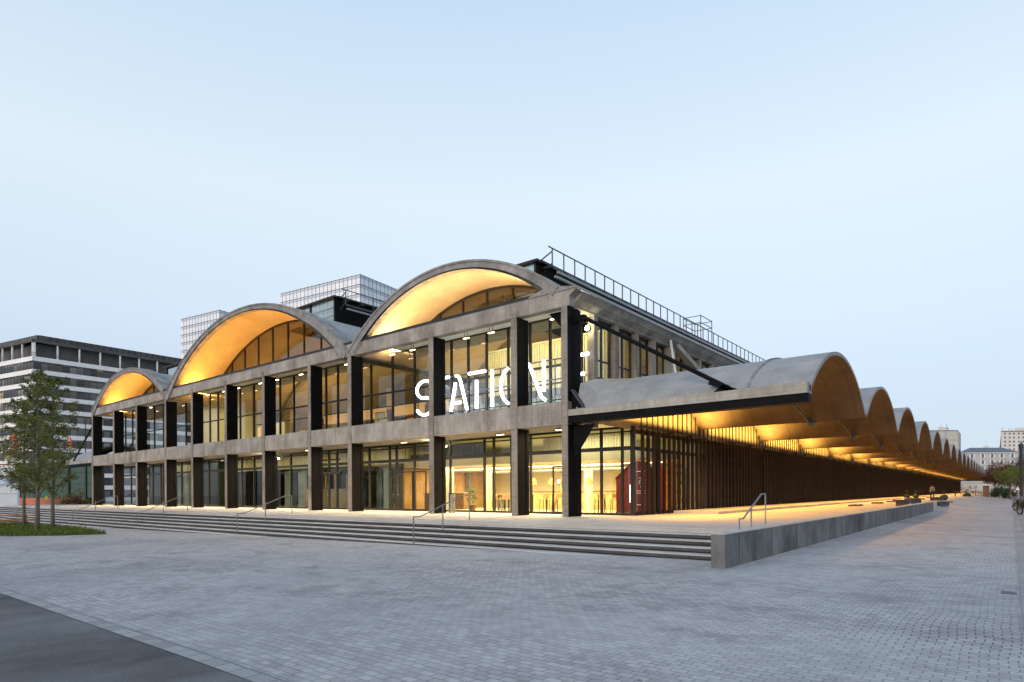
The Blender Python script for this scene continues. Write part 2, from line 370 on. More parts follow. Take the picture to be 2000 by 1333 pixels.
# handrails
def handrail(name, posts, label, side=False):
    """posts: list of (x,y,zbase,ztop); rail goes through the tops"""
    e = empty(name, posts[0][:3], label, 'handrail', 'steel handrails on the steps')
    for (x, y, z0, z1) in posts:
        mb = MB(); mb.box(x-.016, x+.016, y-.016, y+.016, z0, z1); child(mb.build('post', M['galv']), e)
    p0, p1, p2 = posts; mb = MB()
    a = Vector((p0[0], p0[1], p0[3])); c = Vector((p2[0], p2[1], p2[3]))
    a2 = Vector((p0[0], p0[1] + .30, p0[3])); c2 = Vector((p2[0], p2[1] - .35, p2[3]))
    mb.bar(a, a2, .034, .036); mb.bar(a2, c2, .034, .036); mb.bar(c2, c, .034, .036); child(mb.build('rail', M['galv']), e)
    return e
for i, (x, lab) in enumerate([(-1.55, 'steel handrail on the steps nearest the grey bin'), (-13.6, 'steel handrail on the steps below the double entrance doors'),
                              (-25.2, 'steel handrail on the steps in front of the curtained bays'), (-36.6, 'steel handrail on the steps right of the tree group'),
                              (-50.5, 'steel handrail at the far left on the steps behind the trees')]):
    handrail('handrail', [(x, -7.15, gz(x) , .86 + gz(x) + .10), (x, -5.75, P - RIS*2, 1.30), (x, -4.35, P, P + .93)], lab)
handrail('handrail', [(8.85, -5.3, P-RIS, .98), (8.85, -4.35, P, 1.27), (8.85, -3.1, P, 1.62)], 'short steel handrail beside the end of the dark concrete wall')

# =============================================================== THE HALL
hall = empty('market_hall', (-28, 20, P), 'long concrete hall with glass front, three lit barrel vaults and vaulted side canopies', 'building')
HO = Vector(hall.location)
def H(o):
    o.parent = hall; o.matrix_parent_inverse = Matrix.Translation(-HO); return o
def sub(o, par):
    o.parent = par
    o.matrix_parent_inverse = Matrix.Identity(4)
    return o
cols = [(-.30, 0), (-3.01, -2.68), (-8.31, -7.98), (-14.95, -14.62), (-18.9, -18.6), (-24.2, -23.9), (-29.3, -29.0), (-34.6, -34.3),
        (-39.38, -39.06), (-45.3, -45.0), (-50.62, -50.3), (-56.2, -55.88)]
ZB0, ZB1, ZT0, ZT1 = 4.53, 5.50, 9.46, 10.12
for i, (a, b_) in enumerate(cols):
    mb = MB(); mb.box(a, b_, 0, .34, P, ZT0 + .02)
    mb.box(a-.03, b_+.02, -.035, .02, ZB0 - .03, ZB1 + .02)          # collar over the middle beam
    if i not in (0, 11): mb.box(a-.02, b_+.02, -.03, .02, ZT0 - .02, ZT0 + .28)
    c = H(mb.build('column', M['column']))
    for (z0, z1) in ((P + .004, ZB0 - .006), (ZB1 + .004, ZT0 - .004)):
        mb = MB(); mb.box(a + .012, b_ - .012, .345, .62, z0, z1)
        mb.box(a - .12, b_ + .05, .62, .80, z0, z1)                   # rear flange shows to the left of the column
        mb.box(a + .004, b_ + .004, .03, .344, z0, z1) if i == 0 else mb.box(b_ + .002, b_ + .02, .03, .62, z0, z1)
        mb.box(a - .02, a - .003, .10, .62, z0, z1)
        s_ = H(mb.build('steel_casing', M['steel']))
# beams
mb = MB()
for i in range(len(cols) - 1):
    xr = cols[i][0]; xl = cols[i+1][1]
    mb.box(xl - .02, xr + .02, .0, .40, ZB0, ZB1)
H(mb.build('middle_beam', M['beam']))
mb = MB(); rr = random.Random(5)
for i in range(len(cols) - 1):                                        # darker vertical wash marks are cast pilaster strips
    xr = cols[i][0]; xl = cols[i+1][1]; n = 4 if xr - xl > 4.5 else 3
    for j in range(1, n):
        x = xl + (xr - xl) * j / n; mb = MB(); mb.box(x - .07, x + .07, -.012, .0, ZB0 + .22, ZB1 - .04); H(mb.build('beam_rib', M['beam']))
pass
mb = MB(); mb.box(-56.2, -.3, .0, .42, ZT0, ZT1); mb.box(-.3, 0, 0, .42, ZT0 + .02, ZT1 + .0)
mb.prism([(0, 9.46), (.12, 9.46), (.12, 9.86), (.5, 10.12), (0, 10.12)], 'y', 0, .42)
H(mb.build('top_beam', M['beam']))
mb = MB(); mb.box(-56.1, -.55, .03, .40, ZT1 + .003, ZT1 + .16)
H(mb.build('shadow_gap_strip', M['frame']))  # dark strip standing in for the shadow gap above the top beam
mb = MB(); mb.prism([(-2.0, ZT1+.005), (.5, ZT1+.005), (.5, ZT1 + .05), (-.9, ZT1+.32), (-1.9, ZT1 + .10)], 'y', -.04, 3.0)
H(mb.build('corner_cap', M['rim']))
mb = MB(); mb.prism([(-.34, 9.46), (-1.3, 9.46), (-.34, 8.45)], 'y', .55, .60); H(mb.build('gusset_plate', M['steel']))
mb = MB(); mb.prism([(.02, 4.5), (.98, 4.5), (.02, 3.15)], 'y', .42, .50); H(mb.build('gusset_plate', M['steel']))
mb = MB(); mb.bar((.06, .46, 3.2), (1.0, .46, 4.52), .10, .06); H(mb.build('gusset_flange', M['steel']))
mb = MB(); mb.prism([(.02, 5.20), (.62, 5.20), (.02, 6.0)], 'y', .3, .36); H(mb.build('gusset_plate', M['steel']))
mb = MB(); mb.bar((.66, .33, 5.18), (.06, .33, 5.98), .35, .04, (0,0,1)); H(mb.build('gusset_flange', M['darkgalv']))
# corner pier towards the side
for (z0, z1) in ((P + .004, 4.56), (5.2, 9.44)):
    mb = MB(); mb.box(-.10, -.02, .03, .5, z0, z1); mb.box(-.24, .025, .42, .50, z0, z1); mb.box(-.24, .03, .50, 1.0, z0, z1)
    H(mb.build('corner_pier', M['steel']))
mb = MB(); mb.box(-.28, -.0, .42, 1.0, 4.56, 5.2); H(mb.build('pier_block', M['column']))

# ---------------------------------------------------------------- vaults
def arcz(c, z0, r, x): return z0 + sqrt(max(r*r - (x - c)**2, 0))
VAULTS = [ # outer circle (cx, cz, R), inner circle, x range, lantern opening, label
    ('right', (-7.28, 2.11, 10.70), (-7.28, 2.55, 9.92), (-14.80, -.42), (-9.4, -5.0), 13.85),
    ('middle', (-26.95, -3.60, 18.10), (-26.95, -2.45, 16.62), (-39.22, -14.80), (-28.6, -22.6), 15.55),
    ('left', (-47.4, -.81, 13.78), (-47.4, .25, 12.36), (-56.1, -39.22), (-50.2, -45.0), 14.2)]
NS = 56
YEND = 226
for nm, (cx, cz, R), (ix, iz, IR), (x0, x1), (l0, l1), lz in VAULTS:
    X_ = [x0 + (x1 - x0) * i / NS for i in range(NS + 1)]
    # inner x limits: where the soffit meets the beam top
    zo = [arcz(cx, cz, R, x) for x in X_]
    xi0 = x0 + .45; xi1 = x1 - .45 if x1 < -1 else x1 - .30
    XI = [xi0 + (xi1 - xi0) * i / NS for i in range(NS + 1)]
    ziv = [min(arcz(ix, iz, IR, x), 99) for x in XI]
    def shell(y0, y1, zoff, skip, inner=True):
        mb = MB(); k = len(mb.v)
        for y in (y0, y1):
            mb.v += [(X_[i], y, zo[i] + zoff) for i in range(NS + 1)] + [(XI[i], y, ziv[i]) for i in range(NS + 1)]
        n = NS + 1; N = 2 * n
        for i in range(NS):
            xm = (X_[i] + X_[i+1]) / 2
            if skip and l0 < xm < l1: continue
            mb.f.append((i, i+1, N + i+1, N + i))
        mb_i = MB(); mb_i.v = list(mb.v)
        for i in range(NS):
            xm = (XI[i] + XI[i+1]) / 2
            if skip and l0 < xm < l1: continue
            mb_i.f.append((n + i, N + n + i, N + n + i+1, n + i+1))
        return mb, mb_i
    # front rim (thick band that stands proud of the shell), y -0.05 .. 0.75
    mb, mi = shell(-.05, .85, .0, False); n = NS + 1
    for i in range(NS):
        mb.f.append((i, n + i, n + i + 1, i + 1)); mb.f.append((2*n + i, 2*n + i + 1, 2*n + n + i + 1, 2*n + n + i))
    mb.f.append((0, 2*n, 3*n, n)); mb.f.append((NS, n + NS, 3*n + NS, 2*n + NS))
    rim = H(mb.build('vault_rim', M['rim'], smooth=False))
    
    mi.v = [(x + (.16 if x < ix else -.16) * min(1, abs(x - ix)/6), y, z - .06) if (q % (2*n)) >= n else (x, y, z) for q, (x, y, z) in enumerate(mi.v)]
    for i in range(NS):                                            # back face of the downstand rim
        mi.f.append((3*n + i, 3*n + i + 1, len(mi.v) + i + 1, len(mi.v) + i))
    mi.v += [(XI[i], .85, ziv[i] + .05) for i in range(n)]
    mi.v = [(x, .28 if y > .5 else y, z) for x, y, z in mi.v]
    H(mi.build('rim_soffit', M['rim'], smooth=False))  # darker concrete paints in the unlit band just inside the rim
    # drip moulding on the rim face
    mb = MB(); pts = [(X_[i], -.075, zo[i] - .05) for i in range(NS + 1)]
    for a, b_ in zip(pts[:-1], pts[1:]): mb.bar(a, b_, .05, .10)
    H(mb.build('rim_moulding', M['rim']))
    # the overhang (Y .85 .. 4.5) lit from below, closed; then the long vault with roof-light opening
    mb, mi = shell(.85, 4.6, -.22, False); mi.v = [(x, .28 if y < 1 else y, z) for x, y, z in mi.v]; v = H(mb.build('vault_roof', M['roof'], smooth=True)); H(mi.build('vault_soffit', M['vault_in'], smooth=True))
    mb, mi = shell(4.6, YEND, -.22, True); v = H(mb.build('vault_roof', M['roof'], smooth=True)); H(mi.build('vault_soffit', M['vault_in'], smooth=True))
    # ribs across the roof every ten metres
    for y in range(10, 60, 10):
        mb = MB()
        for i in range(NS):
            xm = (X_[i] + X_[i+1]) / 2
            if l0 - .2 < xm < l1 + .2: continue
            mb.bar((X_[i], y, zo[i] - .16), (X_[i+1], y, zo[i+1] - .16), .3, .16)
        H(mb.build('roof_rib', M['rim']))
    # tympanum glazing set back under the vault
    yg = 3.25; step = 2.05 if nm == 'middle' else (1.75 if nm == 'right' else 1.9)
    gp = MB(); k = []
    for i in range(NS + 1):
        if ziv[i] > ZT1 + .06: k.append(i)
    poly = [(XI[i], ziv[i] - .01) for i in k]; poly = [(poly[0][0], ZT1 + .02)] + poly + [(poly[-1][0], ZT1 + .02)]
    gp.add([(x, yg, z) for x, z in poly], [tuple(range(len(poly)))])
    H(gp.build('tympanum_pane', M['glass_tymp'], fixn=False))
    fr_ = MB()
    for a, b_ in zip(k[:-1], k[1:]): fr_.bar((XI[a], yg - .02, ziv[a] - .06), (XI[b_], yg - .02, ziv[b_] - .06), .10, .13)
    x = XI[k[0]] + .9
    while x < XI[k[-1]] - .4:
        z = arcz(ix, iz, IR, x); fr_.box(x - .04, x + .04, yg - .07, yg + .05, ZT1, z); x += step
    fr_.box(XI[k[0]], XI[k[-1]], yg - .08, yg + .06, ZT1 - .04, ZT1 + .10)
    H(fr_.build('tympanum_frame', M['frame']))
    # ledge floor between beam and glazing
    mb = MB(); mb.box(x0 + .3, x1 - .1, .43, yg + 1.2, 10.0, 10.06); H(mb.build('ledge', M['rim']))
    # roof lantern
    ylen = 120
    zl = lz; mb = MB(); a_ = arcz(cx, cz, R, l0) - .3; c_ = arcz(cx, cz, R, l1) - .3
    mb.box(l1 - .06, l1 + .06, 4.6, ylen, c_, zl - .12)
    mb.box(l0 - .06, l0 + .06, 4.6, ylen, a_, zl - .12)
    lan = H(mb.build('lantern_wall', M['steel']))
    mb = MB(); mb.add([(l0, 4.62, a_), (l1, 4.62, c_), (l1, 4.62, zl - .12), (l0, 4.62, zl - .12)], [(0,1,2,3)]); H(mb.build('lantern_pane', M['glass_roof'], fixn=False))
    mb = MB(); xx = (l0 + l1) / 2
    for x in (l0 + .05, xx, l1 - .05): mb.box(x - .06, x + .06, 4.55, 4.68, min(a_, c_) - .1, zl - .12)
    mb.box(l0 - .25, l1 + .25, 4.35, 4.7, zl - .12, zl)
    mb.box(l1 - .1, l1 + .28, 4.7, ylen, zl - .10, zl + .02); mb.box(l0 - .28, l0 + .1, 4.7, ylen, zl - .10, zl + .02)
    y = 6.0
    while y < ylen: mb.box(l0 + .1, l1 - .1, y - .04, y + .04, zl - .09, zl - .01); y += 1.25
    y = 5.2
    while y < 90: mb.box(l1 + .06, l1 + .62, y - .12, y + .12, zl - .34, zl - .22); y += 1.35
    H(mb.build('lantern_frame', M['frame']))
    mb = MB(); mb.add([(l0+.1, 4.7, zl+.03), (l1-.1, 4.7, zl+.03), (l1-.1, ylen, zl+.03), (l0+.1, ylen, zl+.03)], [(0,1,2,3)]); H(mb.build('lantern_roof_pane', M['glass'], fixn=False))
# valley gutters
for xv in (-14.8, -39.22):
    mb = MB(); mb.box(xv - .25, xv + .25, .9, YEND, 9.9, 10.0); H(mb.build('valley_gutter', M['rim']))
# roof walkway rails
def roof_rail(x, zb, y0, y1, h=1.0, step=1.9, diag=True):
    mb = MB(); y = y0
    while y < y1: mb.bar((x, y, zb), (x, y, zb + h), .06, .035); y += step
    mb.bar((x, y0 - .35, zb + h + .0), (x, y1, zb + h), .05, .05)
    mb.bar((x, y0, zb + .02), (x, y1, zb + .02), .05, .12)
    if diag:
        mb.bar((x, y0, zb + h - .15), (x - .75, y0, zb + .55), .05); mb.bar((x, y0, zb + .25), (x - .7, y0, zb - .25), .05)
    return H(mb.build('roof_railing', M['darkgalv']))
roof_rail(-4.45, 13.55, 5.3, 95, 1.02, 1.08)
roof_rail(-21.9, 14.9, 5.0, 60, 1.05, 2.4)
mb = MB(); mb.bar((-21.75, 5, 14.6), (-21.75, 60, 14.6), .12, .12); mb.bar((-3.9, 5, 13.1), (-3.9, 95, 13.1), .12, .12)
mb.bar((-1.0, .6, 11.05), (-1.0, 120, 11.05), .10, .10); H(mb.build('roof_pipe', M['galv']))
# a small access frame far along the roof
mb = MB()
for x in (-4.2, -2.9):
    for y in (21.5, 23.6): mb.bar((x, y, 12.6), (x, y, 14.35), .045)
    for z in (13.8, 14.3): mb.bar((x, 21.5, z), (x, 23.6, z), .04)
for y in (21.5, 23.6):
    for z in (13.8, 14.3): mb.bar((-4.2, y, z), (-2.9, y, z), .04)
H(mb.build('roof_access_frame', M['darkgalv']))

# ---------------------------------------------------------------- front glazing
def frame_grid(x0, x1, y, z0, z1, xs, zs, t_=.062, d=.12, name='window_frame'):
    mb = MB()
    mb.box(x0, x0 + t_*1.4, y - d/2, y + d/2, z0, z1); mb.box(x1 - t_*1.4, x1, y - d/2, y + d/2, z0, z1)
    mb.box(x0, x1, y - d/2 - .004, y + d/2 + .004, z0, z0 + t_*1.6); mb.box(x0, x1, y - d/2 - .004, y + d/2 + .004, z1 - t_*1.6, z1)
    for x in xs: mb.box(x - t_/1.3, x + t_/1.3, y - d/2 - .002, y + d/2 + .002, z0 + .01, z1 - .01)
    for z, h in zs: mb.box(x0 + .01, x1 - .01, y - d/2 + .004, y + d/2 - .004, z - h/2, z + h/2)
    return H(mb.build(name, M['frame']))
YU = 2.6; YG = 2.6
# upper level: one wall of glass behind the columns
umx = [-55, -53.2, -50.2, -48, -46, -43.4, -41.4, -38.6, -36.99, -35.6, -33.6, -32.04, -29.9, -28, -26.36, -24.58, -22.6, -20.77, -19.48, -17.9, -16.1, -14.1, -12.19, -9.25, -8.0, -6.71, -5.27, -3.89, -2.7, -1.6]
segs = [(-30.0, -.9, umx), (-56, -30.0, umx)]
for a, b_, xs_ in segs:
    frame_grid(a, b_, YU, ZB1 - .05, 10.0, [x for x in xs_ if a + .1 < x < b_ - .1], [(7.68, .10), (6.86, .04)] if b_ > -10 else [(7.68, .08)])
    mb = MB(); mb.add([(a, YU, ZB1), (b_, YU, ZB1), (b_, YU, 10.0), (a, YU, 10.0)], [(0,1,2,3)]); H(mb.build('upper_pane', M['glass'], fixn=False))
# loggia floor and soffit
mb = MB(); mb.box(-56, -.05, .40, 2.55, ZB0 + .05, ZB1 - .06); H(mb.build('loggia_floor', M['rim']))
mb = MB(); mb.box(-56, -.2, .43, 2.6, 9.98, 10.0); H(mb.build('loggia_soffit', M['white']))
mb = MB(); mb.box(-56, -.2, .42, .46, 9.5, 9.98); H(mb.build('beam_lining', M['white']))
mb = MB()
for i in range(len(cols) - 1):
    xr = cols[i][0] - .13; xl = cols[i+1][1] + .06
    mb.box(xl, xr, .36, .50, ZB1 + .001, ZB1 + .05)
H(mb.build('sill_flashing', M['frame']))
# ground level
bays = [(cols[i+1][1], cols[i][0]) for i in range(len(cols) - 1)]
gmx = [[-1.20], [-3.89, -6.26, -5.1, -6.9], [-9.37, -12.23, -13.79, -10.8, -14.4], [-16.3, -17.7], [-19.6, -21.4, -22.6, -20.5],
       [-25.0, -26.9, -28.2], [-30.0, -31.8, -33.1], [-35.5, -37.2], [-40.4, -42.3, -43.8], [-46.6, -48.4], [-51.8, -53.6]]
ff = MB()
allx = sorted(set([.07, 1.12] + [x for g in gmx for x in g]))
gframe = frame_grid(-56, 1.72, YG, P, 4.56, [x for x in allx], [(3.60, .17), (4.32, .06)])
mb = MB(); mb.add([(-56, YG, P), (1.72, YG, P), (1.72, YG, 4.56), (-56, YG, 4.56)], [(0,1,2,3)]); H(mb.build('ground_pane', M['glass_low'], fixn=False))
# double doors with handles
def door(x0, x1, z1, leaf=True, y=YG - .07, ang=0):
    e = empty('door', (x0, y, P), None, None); e.parent = hall; e.matrix_parent_inverse = Matrix.Translation(-HO); e.rotation_euler.z = ang
    w_ = x1 - x0; h_ = z1 - P; mb = MB(); t_ = .07
    mb.box(0, t_, -.03, .03, 0.02, h_); mb.box(w_ - t_, w_, -.03, .03, .02, h_); mb.box(t_, w_ - t_, -.03, .03, .02, .12); mb.box(t_, w_ - t_, -.03, .03, h_ - t_, h_)
    sub(mb.build('door_frame', M['frame']), e)
    mb = MB(); mb.bar((w_ - .12, -.09, .85), (w_ - .12, -.09, 1.55), .025); mb.bar((w_-.12, -.09, .9), (w_-.12, 0, .9), .02); mb.bar((w_-.12, -.09, 1.5), (w_-.12, 0, 1.5), .02)
    sub(mb.build('handle', M['galv']), e)
    return e
for x0, x1 in ((-22.55, -21.5), (-21.35, -20.3), (-14.3, -13.4), (-13.3, -12.3), (-2.55, -1.3), (-12.2, -11.2)): door(x0, x1, 2.95)
d_ = door(-4.75, -3.75, 2.98, ang=radians(-52)); d_.location = Vector((-4.75, YG - .1, P))
mb = MB(); mb.box(-22.6, -19.2, YG - .12, YG - .055, 2.96, 3.10); mb.box(-22.6, -19.2, YG - .12, YG - .055, 3.84, 3.94); H(mb.build('door_transom', M['frame']))

# ---------------------------------------------------------------- side elevation, upper level
XS = -.32
pat = [(2.18, 2.50), (4.04, 4.42), (6.06, 6.42), (7.90, 8.32)]
mb = MB(); fr_ = MB(); gl_ = MB(); pr_ = MB()
for k in range(0, 22):
    y0 = 10.0 * k
    for a, b_ in (pat if k < 12 else []):
        mb = MB(); mb.box(XS - .02, -.02, y0 + a, y0 + b_, 6.3, 9.56); H(mb.build('side_mullion', M['column']))
    if k: pr_ = MB(); pr_.box(XS - .05, .06, y0 - .2, y0 + .55, 5.0, 9.75); H(pr_.build('side_pier', M['beam']))
    ed = [y0 + 1.0 if k == 0 else y0 + .55] + [v for a, b_ in pat for v in (y0 + a, y0 + b_)] + [y0 + 9.8]
    for j in range(0, len(ed) - 1, 2):
        a, b_ = ed[j], ed[j+1]
        if k == 0 and j == 0: a = 2.6 if False else a
        if k < 12 and not (k == 0 and j == 0):
            fr_.box(XS - .04, XS + .05, a, a + .09, 6.3, 9.56); fr_.box(XS - .04, XS + .05, b_ - .09, b_, 6.3, 9.56)
            fr_.box(XS - .03, XS + .04, (a + b_)/2 - .06, (a + b_)/2 + .06, 6.3, 9.56)
            fr_.box(XS - .035, XS + .045, a, b_, 9.42, 9.56); fr_.box(XS - .035, XS + .045, a, b_, 6.8, 6.95)
            fr_.box(XS - .02, XS + .03, a, b_, 7.66, 7.74)
    y1 = y0 + 9.8; ys_ = 2.6 if k == 0 else y0 + .5
    gl_.add([(XS, ys_, 6.3), (XS, y1, 6.3), (XS, y1, 9.6), (XS, ys_, 9.6)], [(0,1,2,3)])
H(fr_.build('side_window_frame', M['frame'])); H(gl_.build('side_pane', M['glass'], fixn=False))
mb = MB(); mb.prism([(XS - .2, 9.54), (0, 9.54), (.06, 9.62), (.30, 9.80), (.50, 10.03), (.50, 10.12), (XS - .2, 10.12)], 'y', .421, YEND)
H(mb.build('eaves', M['beam']))
mb = MB(); mb.bar((.53, 0, 10.09), (.53, YEND, 10.09), .05, .10); mb.bar((.35, .42, 10.17), (.35, 150, 10.17), .12, .08); H(mb.build('gutter', M['galv']))
mb = MB(); mb.box(-.30, -.02, 1.0, YEND, 5.0, 6.32); mb.box(-.28, -.04, 3.8, YEND, 6.32, 6.78); H(mb.build('side_spandrel', M['roof']))
for k in (1, 2, 3):
    mb = MB(); mb.bar((.30, 10*k - .6, 9.75), (.55, 10*k + .0, 6.5), .09); H(mb.build('strut', M['white']))
    mb = MB(); mb.prism([(10*k + .1, 9.6), (10*k + .55, 9.75), (10*k + 5.5, 8.3), (10*k + 5.5, 8.0)], 'x', -.08, .30); H(mb.build('raking_beam', M['canopybeam']))
mb = MB(); mb.tube([(.5, .55, 8.98), (6.6, .35, 5.34)], .085, 10); mb.lathe([(.16, 0), (.16, .25)], (.25, .55, 8.85), 10)
mb.bar((.05, .55, 9.0), (.55, .55, 8.94), .22, .30); mb.bar((5.9, .35, 5.62), (6.75, .35, 5.24), .16, .16); mb.prism([(6.0, 5.2), (7.1, 5.2), (6.4, 5.48)], 'y', .27, .43)
H(mb.build('tie_rod', M['steel']))

# ---------------------------------------------------------------- canopies
def canopy_side(sgn, nb, xw, xe, light):
    """sgn +1: right side, -1: left side. shell from |x|=xw (wall) to xe"""
    def X(v): return v if sgn > 0 else -56.2 - v
    HALF, RISE, ZS = 4.82, 1.86, 4.96
    R_ = (HALF**2 + RISE**2) / (2 * RISE); n = 28; th = .13
    def prof(y, off=0): return ZS + RISE - R_ + sqrt((R_ + off)**2 - y*y)
    for k in range(nb):
        yc = 10 * k + 5.08
        T = [-HALF + 2*HALF*i/n for i in range(n + 1)]
        out = MB(); inn = MB()
        ends = [.25, .9, xe] if sgn > 0 else [0, 1, xe]
        for xi, xv in enumerate(ends):
            lift = [1.45, .35, 0][xi]
            def zz(y):
                z = prof(y, th); zc = ZS + RISE + th
                if abs(y) > HALF - .05: return z                    # the cove still springs from the valley
                return z + (zc + .0 - z) * (lift / 1.6) * .62 if lift > 1 else z + (zc - z) * (.12 if xi == 1 else 0)
            out.v += [(X(xv), yc + y, zz(y)) for y in T]
        for a in range(len(ends) - 1):
            for i in range(n): out.f.append((a*(n+1)+i, a*(n+1)+i+1, (a+1)*(n+1)+i+1, (a+1)*(n+1)+i))
        inn.v = [(X(x), yc + y, prof(y)) for x in (xw, xe) for y in T]
        inn.f = [(i, i+1, n+1+i+1, n+1+i) for i in range(n)]
        b0 = len(out.v)
        out.v += [(X(xe), yc + y, prof(y)) for y in T]; q = (len(ends) - 1) * (n + 1)
        for i in range(n): out.f.append((q+i, q+i+1, b0+i+1, b0+i))
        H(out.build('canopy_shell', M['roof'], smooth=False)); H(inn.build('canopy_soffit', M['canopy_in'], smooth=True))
        if sgn > 0 and k < 4:                                         # standing seams of the roofing sheets
            sm = MB()
            for xv in (2.2, 3.5, 4.8, 6.1, 7.4):
                pts = [(xv, yc + y, prof(y, th) + .006) for y in T]
                for a, b_ in zip(pts[:-1], pts[1:]): sm.bar(a, b_, .018, .012)
            pts = [(7.2, yc + y, prof(y, th) + .03) for y in T]
            if k == 0:
                for a, b_ in zip(pts[:-1], pts[1:]): sm.bar(a, b_, .10, .08)
            H(sm.build('roof_seam', M['rim']))
        # valley beam
        if k:
            mb = MB(); xa, xb = sorted((X(0.2), X(xe - .05))); mb.box(xa, xb, 10*k - .05, 10*k + .21, 4.97, 5.22)
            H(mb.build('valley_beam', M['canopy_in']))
        # curved purlin under the shell
        if k < 12 and sgn > 0:
            mb = MB(); pts = [(7.0, 10*k + .2 + 9.8*i/12, 4.84 + .75*sin(pi*i/12)) for i in range(13)]
            mb.tube(pts, .045, 6)
            mb.prism([(10*k + 9.55, 4.98), (10*k + 10.6, 4.98), (10*k + 10.16, 4.72), (10*k + 9.98, 4.72)], 'x', 6.94, 7.06)
            if k == 0: mb.bar((7.0, 2.6, 5.3), (7.0, 2.6, 5.9), .03)
            H(mb.build('curved_purlin', M['frame']))
canopy_side(1, 26, 1.55, 9.30, True)
canopy_side(-1, 4, 0.2, 9.30, False)
mb = MB(); mb.prism([(.0, 4.87), (9.25, 4.87), (9.25, 5.24), (.9, 5.13), (0, 5.13)], 'y', -.0, .55); H(mb.build('canopy_front_beam', M['canopybeam']))
mb = MB(); mb.box(.02, 9.27, .05, .42, 4.58, 4.868); mb.box(.02, 9.25, -.02, .50, 4.57, 4.60); H(mb.build('canopy_steel_beam', M['steel']))
mb = MB(); mb.prism([(-56.2, 4.87), (-65.4, 4.87), (-65.4, 5.24), (-57.1, 5.13), (-56.2, 5.13)], 'y', -.0, .55); H(mb.build('canopy_front_beam', M['canopybeam']))
mb = MB(); mb.box(-65.4, -56.22, .05, .42, 4.58, 4.868); H(mb.build('canopy_steel_beam', M['steel']))
mb = MB(); mb.tube([(-56.6, .45, 8.98), (-62.8, .35, 5.3)], .085, 8); H(mb.build('tie_rod', M['steel']))
# slatted screen along the side, ten metre bays, with infill glazing under each vault
XW = 1.7
for k in range(22):
    y0 = 2.6 if k == 0 else 10*k + .3; y1 = 10*k + 9.9 if k < 21 else 222
    mb = MB(); y = y0 + .62 if k == 0 else y0
    HALF, RISE, ZS = 4.82, 1.86, 4.96; R_ = (HALF**2 + RISE**2) / (2 * RISE); j = 0
    while y < y1:
        dy = min(abs(y - (10*k + 5.08)), HALF - .01); zt = ZS + RISE - R_ + sqrt(R_*R_ - dy*dy)
        mb.box(XW, XW + .15, y - .035, y + .035, P + .02, 4.42); mb.box(XW, XW + .05, y - .03, y + .03, 4.42, zt) if zt > 4.5 else None; y += .545; j += 1
    mb.box(XW - .02, XW + .0, y0, y1, 4.26, 4.40); mb.box(XW - .02, XW, y0, y1, P, P + .16)
    H(mb.build('slatted_screen', M['slat']))
    # glass behind
    mb = MB(); mb.add([(XW - .14, y0, P), (XW - .14, y1, P), (XW - .14, y1, 4.3), (XW - .14, y0, 4.3)], [(0,1,2,3)])
    H(mb.build('screen_pane', M['glass_low'] if k == 0 else M['glass_dark'], fixn=False))
    fr_ = MB(); y = y0
    while y <= y1: fr_.box(XW - .18, XW - .09, y - .04, y + .04, P, 4.4); y += 2.42
    fr_.box(XW - .17, XW - .10, y0, y1, 3.52, 3.68); fr_.box(XW - .17, XW - .10, y0, y1, 4.24, 4.34); fr_.box(XW - .17, XW - .10, y0, y1, P, P + .09)
    H(fr_.build('screen_frame', M['frame']))
    if k:                                                             # solid brown panels in part of every bay
        mb = MB(); rr = random.Random(k)
        a = 10*k + rr.choice((.35, 7.4)); b_ = a + 1.9
        mb.box(XW + .02, XW + .05, a, b_, P + .1, 4.2)
        if k > 3: mb.box(XW + .02, XW + .05, 10*k + 1.0, 10*k + 9.5 - (1.2 if k in (5, 6, 8) else 0), P + .1, 4.2)
        H(mb.build('solid_panel', M['slat']))
    # pale lit tympanum above the wall
    mb = MB(); n = 20; T = [-HALF + 2*HALF*i/n for i in range(n + 1)]
    pts = [(XW - .12, 10*k + 5.08 + y, ZS + RISE - R_ + sqrt(R_*R_ - y*y) - .01) for y in T]
    mb.add([(XW - .12, 10*k + .26, 4.4)] + pts + [(XW - .12, 10*k + 9.9, 4.4)], [tuple(range(len(pts) + 2))])
    H(mb.build('tympanum_infill', M['infill'], fixn=False))
    if k < 10:
        for yy in ((5.2, 7.4, 9.2) if k == 0 else (3.3, 6.2, 8.9)):
            mb = MB(); mb.box(XW + .1, XW + .62, 10*k + yy - .1, 10*k + yy + .1, 4.33, 4.40); H(mb.build('louvre_bracket', M['frame']))
mb = MB(); mb.box(-.5, 1.72, 222, 224, P, 5); H(mb.build('screen_end', M['slat']))
# canopy up-lights, one strip per bay near the screen
def area(name, loc, sx, sy, power, col, rot=(0,0,0), par=None):
    l = bpy.data.lights.new(name, 'AREA'); l.shape = 'RECTANGLE'; l.size = sx; l.size_y = sy; l.energy = power; l.color = col
    o = bpy.data.objects.new(name, l); COL.objects.link(o); o.location = loc; o.rotation_euler = rot
    o.parent = par or hall; o.matrix_parent_inverse = Matrix.Translation(-HO) if par is None else Matrix.Identity(4); return o
WARM = (1, .62, .16)
for k in range(22):
    area('canopy_uplight', (2.3, 10*k + 5.4, 4.46), .25, 8.0, 680 if k < 8 else 560, (1, .60, .15), (pi, radians(4), 0)).data.spread = radians(150)
    mb = MB(); mb.box(2.2, 2.5, 10*k + 2.0, 10*k + 8.6, 4.40, 4.44); H(mb.build('light_trough', M['frame']))
    area('canopy_downlight', (3.4, 10*k + 5, 4.38), .8, 9.0, 330, (1, .49, .09), (0, radians(-25), 0)).data.spread = radians(120)
